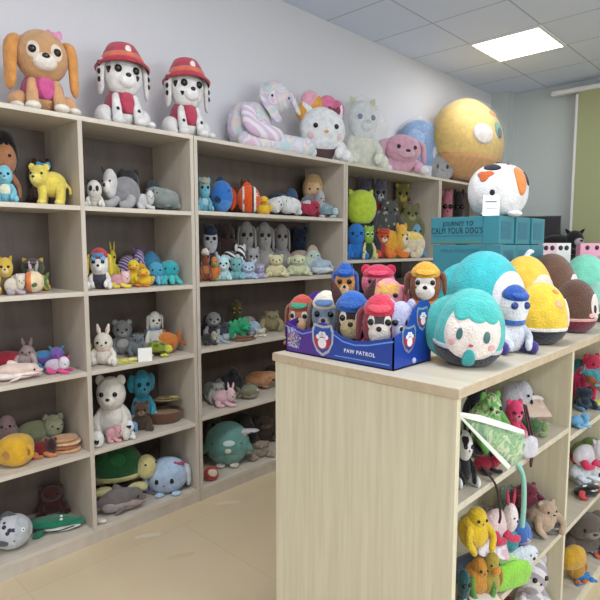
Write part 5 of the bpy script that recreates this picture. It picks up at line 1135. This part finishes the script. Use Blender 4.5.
def flatpack(label, u, w, v, x, z, m, card, rz=66, th=.012, tilt=(-62, 8)):
    q = ray(u, v); P = CO + q * (x / q[0]); dep = (P - CO) @ FV; W = w * dep / FPX
    t = Toy('toy_packet', W, th, W * .62, (P[0], P[1], z), math.radians(rz), label, 'packet', G)
    t.pad('packet_body', [(-.48, .0), (-.5, .5), (-.48, .98), (0, 1), (.48, .98), (.5, .5), (.48, 0), (0, 0)], .6, (0, 0, 0), m)
    t.pad('header_card', [(-.5, .9), (-.5, 1.22), (.5, 1.22), (.5, .9)], .3, (0, 0, 0), flat(card, .5))
    t.pad('plastic_bag', [(-.52, -.02), (-.53, .5), (-.52, 1), (0, 1.02), (.52, 1), (.53, .5), (.52, -.02), (0, -.02)], .95, (0, 0, 0), clear())
    t.root.rotation_euler = (math.radians(tilt[0]), math.radians(tilt[1]), math.radians(rz)); return t
G = 'soft toys in the near counter bay'
flatpack('pink and white toy packet resting on the yellow chick', 496, 42, 522, -.655, K2 + .12, pattern('tiedye', 'e8d0d4', 'f0ecec', 'c8b0c8', 'e8a8b8', scale=30), 'e8e4e4', tilt=(-40, 20))
flatpack('white and orange flat toy packet at the edge of the middle level', 494, 36, 577, -.62, K2 + .012, flat('e8dccc', .5), 'd87840', tilt=(-78, 4))
flatpack('lime green toy packet lying on the middle level', 512, 40, 560, -.64, K2 + .05, pattern('tiedye', '8ce04c', 'b8f070', '78c83c', scale=30), 'e8e8e0', tilt=(-60, 10))
flatpack('beige toy packet with a clear bag on the upper level near the divider', 540, 34, 405, -.70, K1 + .05, flat('c8a890', .5), 'd8d0c8', tilt=(-50, 5))
T('plush_bear', 'heap', 483, 34, 520, -.86, K2, 'dark green plush bear in shadow behind the yellow chick', dict(c='2c3c34', ear='round'), 60, d=.12)
T('plush_seal', 'lie', 509, 30, 550, -.70, K2, 'pale grey-blue plush seal under the lime green packet', dict(c='a0b0c4', ear='none'), 60, d=.1, vb=560)
T('plush_cow', 'heap', 477, 30, 556, -.69, K2, 'orange and green plush bird at the front left of the middle level', dict(c='c88c34', c2='5c8c3c', ear='none'), 60, d=.09, vb=566)
T('plush_bear', 'heap', 545, 34, 500, -.86, K2, 'mauve brown plush bear behind the raccoon', dict(c='6a5048', ear='round'), 60, d=.12)
T('plush_rabbit', 'heap', 526, 34, 388, -.87, K1, 'dusty rose plush rabbit at the back of the upper level', dict(c='b48c88', ear='none'), 60, d=.12)
T('plush_kitten', 'heap', 474, 30, 440, -.78, K1, 'dark plum plush kitten behind the black and white kitten', dict(c='30202c', ear='cat'), 60, d=.12)
T('plush_lamb', 'heap', 497, 30, 432, -.74, K1, 'cream and orange plush lamb behind the hanging green packet', dict(c='c8a070', ear='none'), 60, d=.1)
T('plush_bear', 'heap', 512, 40, 585, -.86, K3, 'dark wine plush bear in shadow on the lower level', dict(c='5a2438', ear='none'), 60, d=.12, vb=590)
G = 'soft toys in the second counter bay'
T('plush_bear', 'heap', 578, 28, 358, -.86, Q1, 'deep teal plush bear at the back of the upper level, second bay', dict(c='1c5c60', ear='none'), 60, d=.12)
T('plush_pig', 'heap', 581, 24, 366, -.76, Q1 + .0, 'raspberry plush pig behind the navy bear', dict(c='c8285c', ear='none'), 60, d=.1)
T('plush_mouse', 'lie', 579, 20, 412, -.65, Q1, 'sky blue plush mouse at the front of the upper level, second bay', dict(c='6aa8d0', ear='round'), 60, d=.07)
T('plush_bear', 'heap', 580, 26, 446, -.82, Q2, 'dark red plush bear at the back left of the middle level, second bay', dict(c='a82440', ear='none'), 60, d=.12)
T('plush_penguin', 'heap', 600, 30, 460, -.70, Q2, 'black plush penguin at the right edge of the middle level, second bay', dict(c='1c1c20', ear='none'), 60, d=.1)
T('plush_lamb', 'heap', 580, 30, 462, -.74, Q2, 'white plush lamb beneath the pale blue-white rabbit', dict(c='c8ccd2', ear='none'), 60, d=.1)
T('plush_bear', 'heap', 580, 34, 500, -.84, Q3, 'dark brown plush bear at the back left of the lower level, second bay', dict(c='3c302a', ear='round'), 60, d=.14, vb=520)
T('plush_bird', 'duck', 576, 22, 548, -.68, Q3, 'ochre plush duck under the mustard bolster', dict(c='b88a2c', bill='c86a28'), 60, d=.09, vb=570)
T('plush_ball', 'heap', 600, 30, 560, -.66, Q3, 'multicoloured plush ball toy at the bottom right picture corner', dict(c='d86848', pat=pattern('tiedye', 'e8a04c', '4c8cd0', 'e8e0d0', 'c84c6c', scale=16), ear='none'), 60, d=.09, vb=580)

# bits on the floor and walls
for i, (u, v, a, label) in enumerate([(148, 536, 20, 'white paper scrap on the tan floor, left of the other two'), (181, 556, 25, 'faint pale scrap on the tan floor, lowest of the three'), (228, 503, 15, 'pale scrap on the floor near the shelf corner')]):
    q = ray(u, v); P = CO + q * (-CO[2] / q[2]); t = empty('paper_scrap', (P[0], P[1], 0), math.radians(40 + a), label, 'paper scrap', 'paper scraps on the floor')
    link('paper', [(-.07, -.012, .001), (.06, -.016, .001), (.075, .012, .002), (.0, .02, .003), (-.06, .014, .001)], [(0, 1, 2, 3, 4)], flat('d8ccb4' if i != 1 else 'cdb995', .5), t)
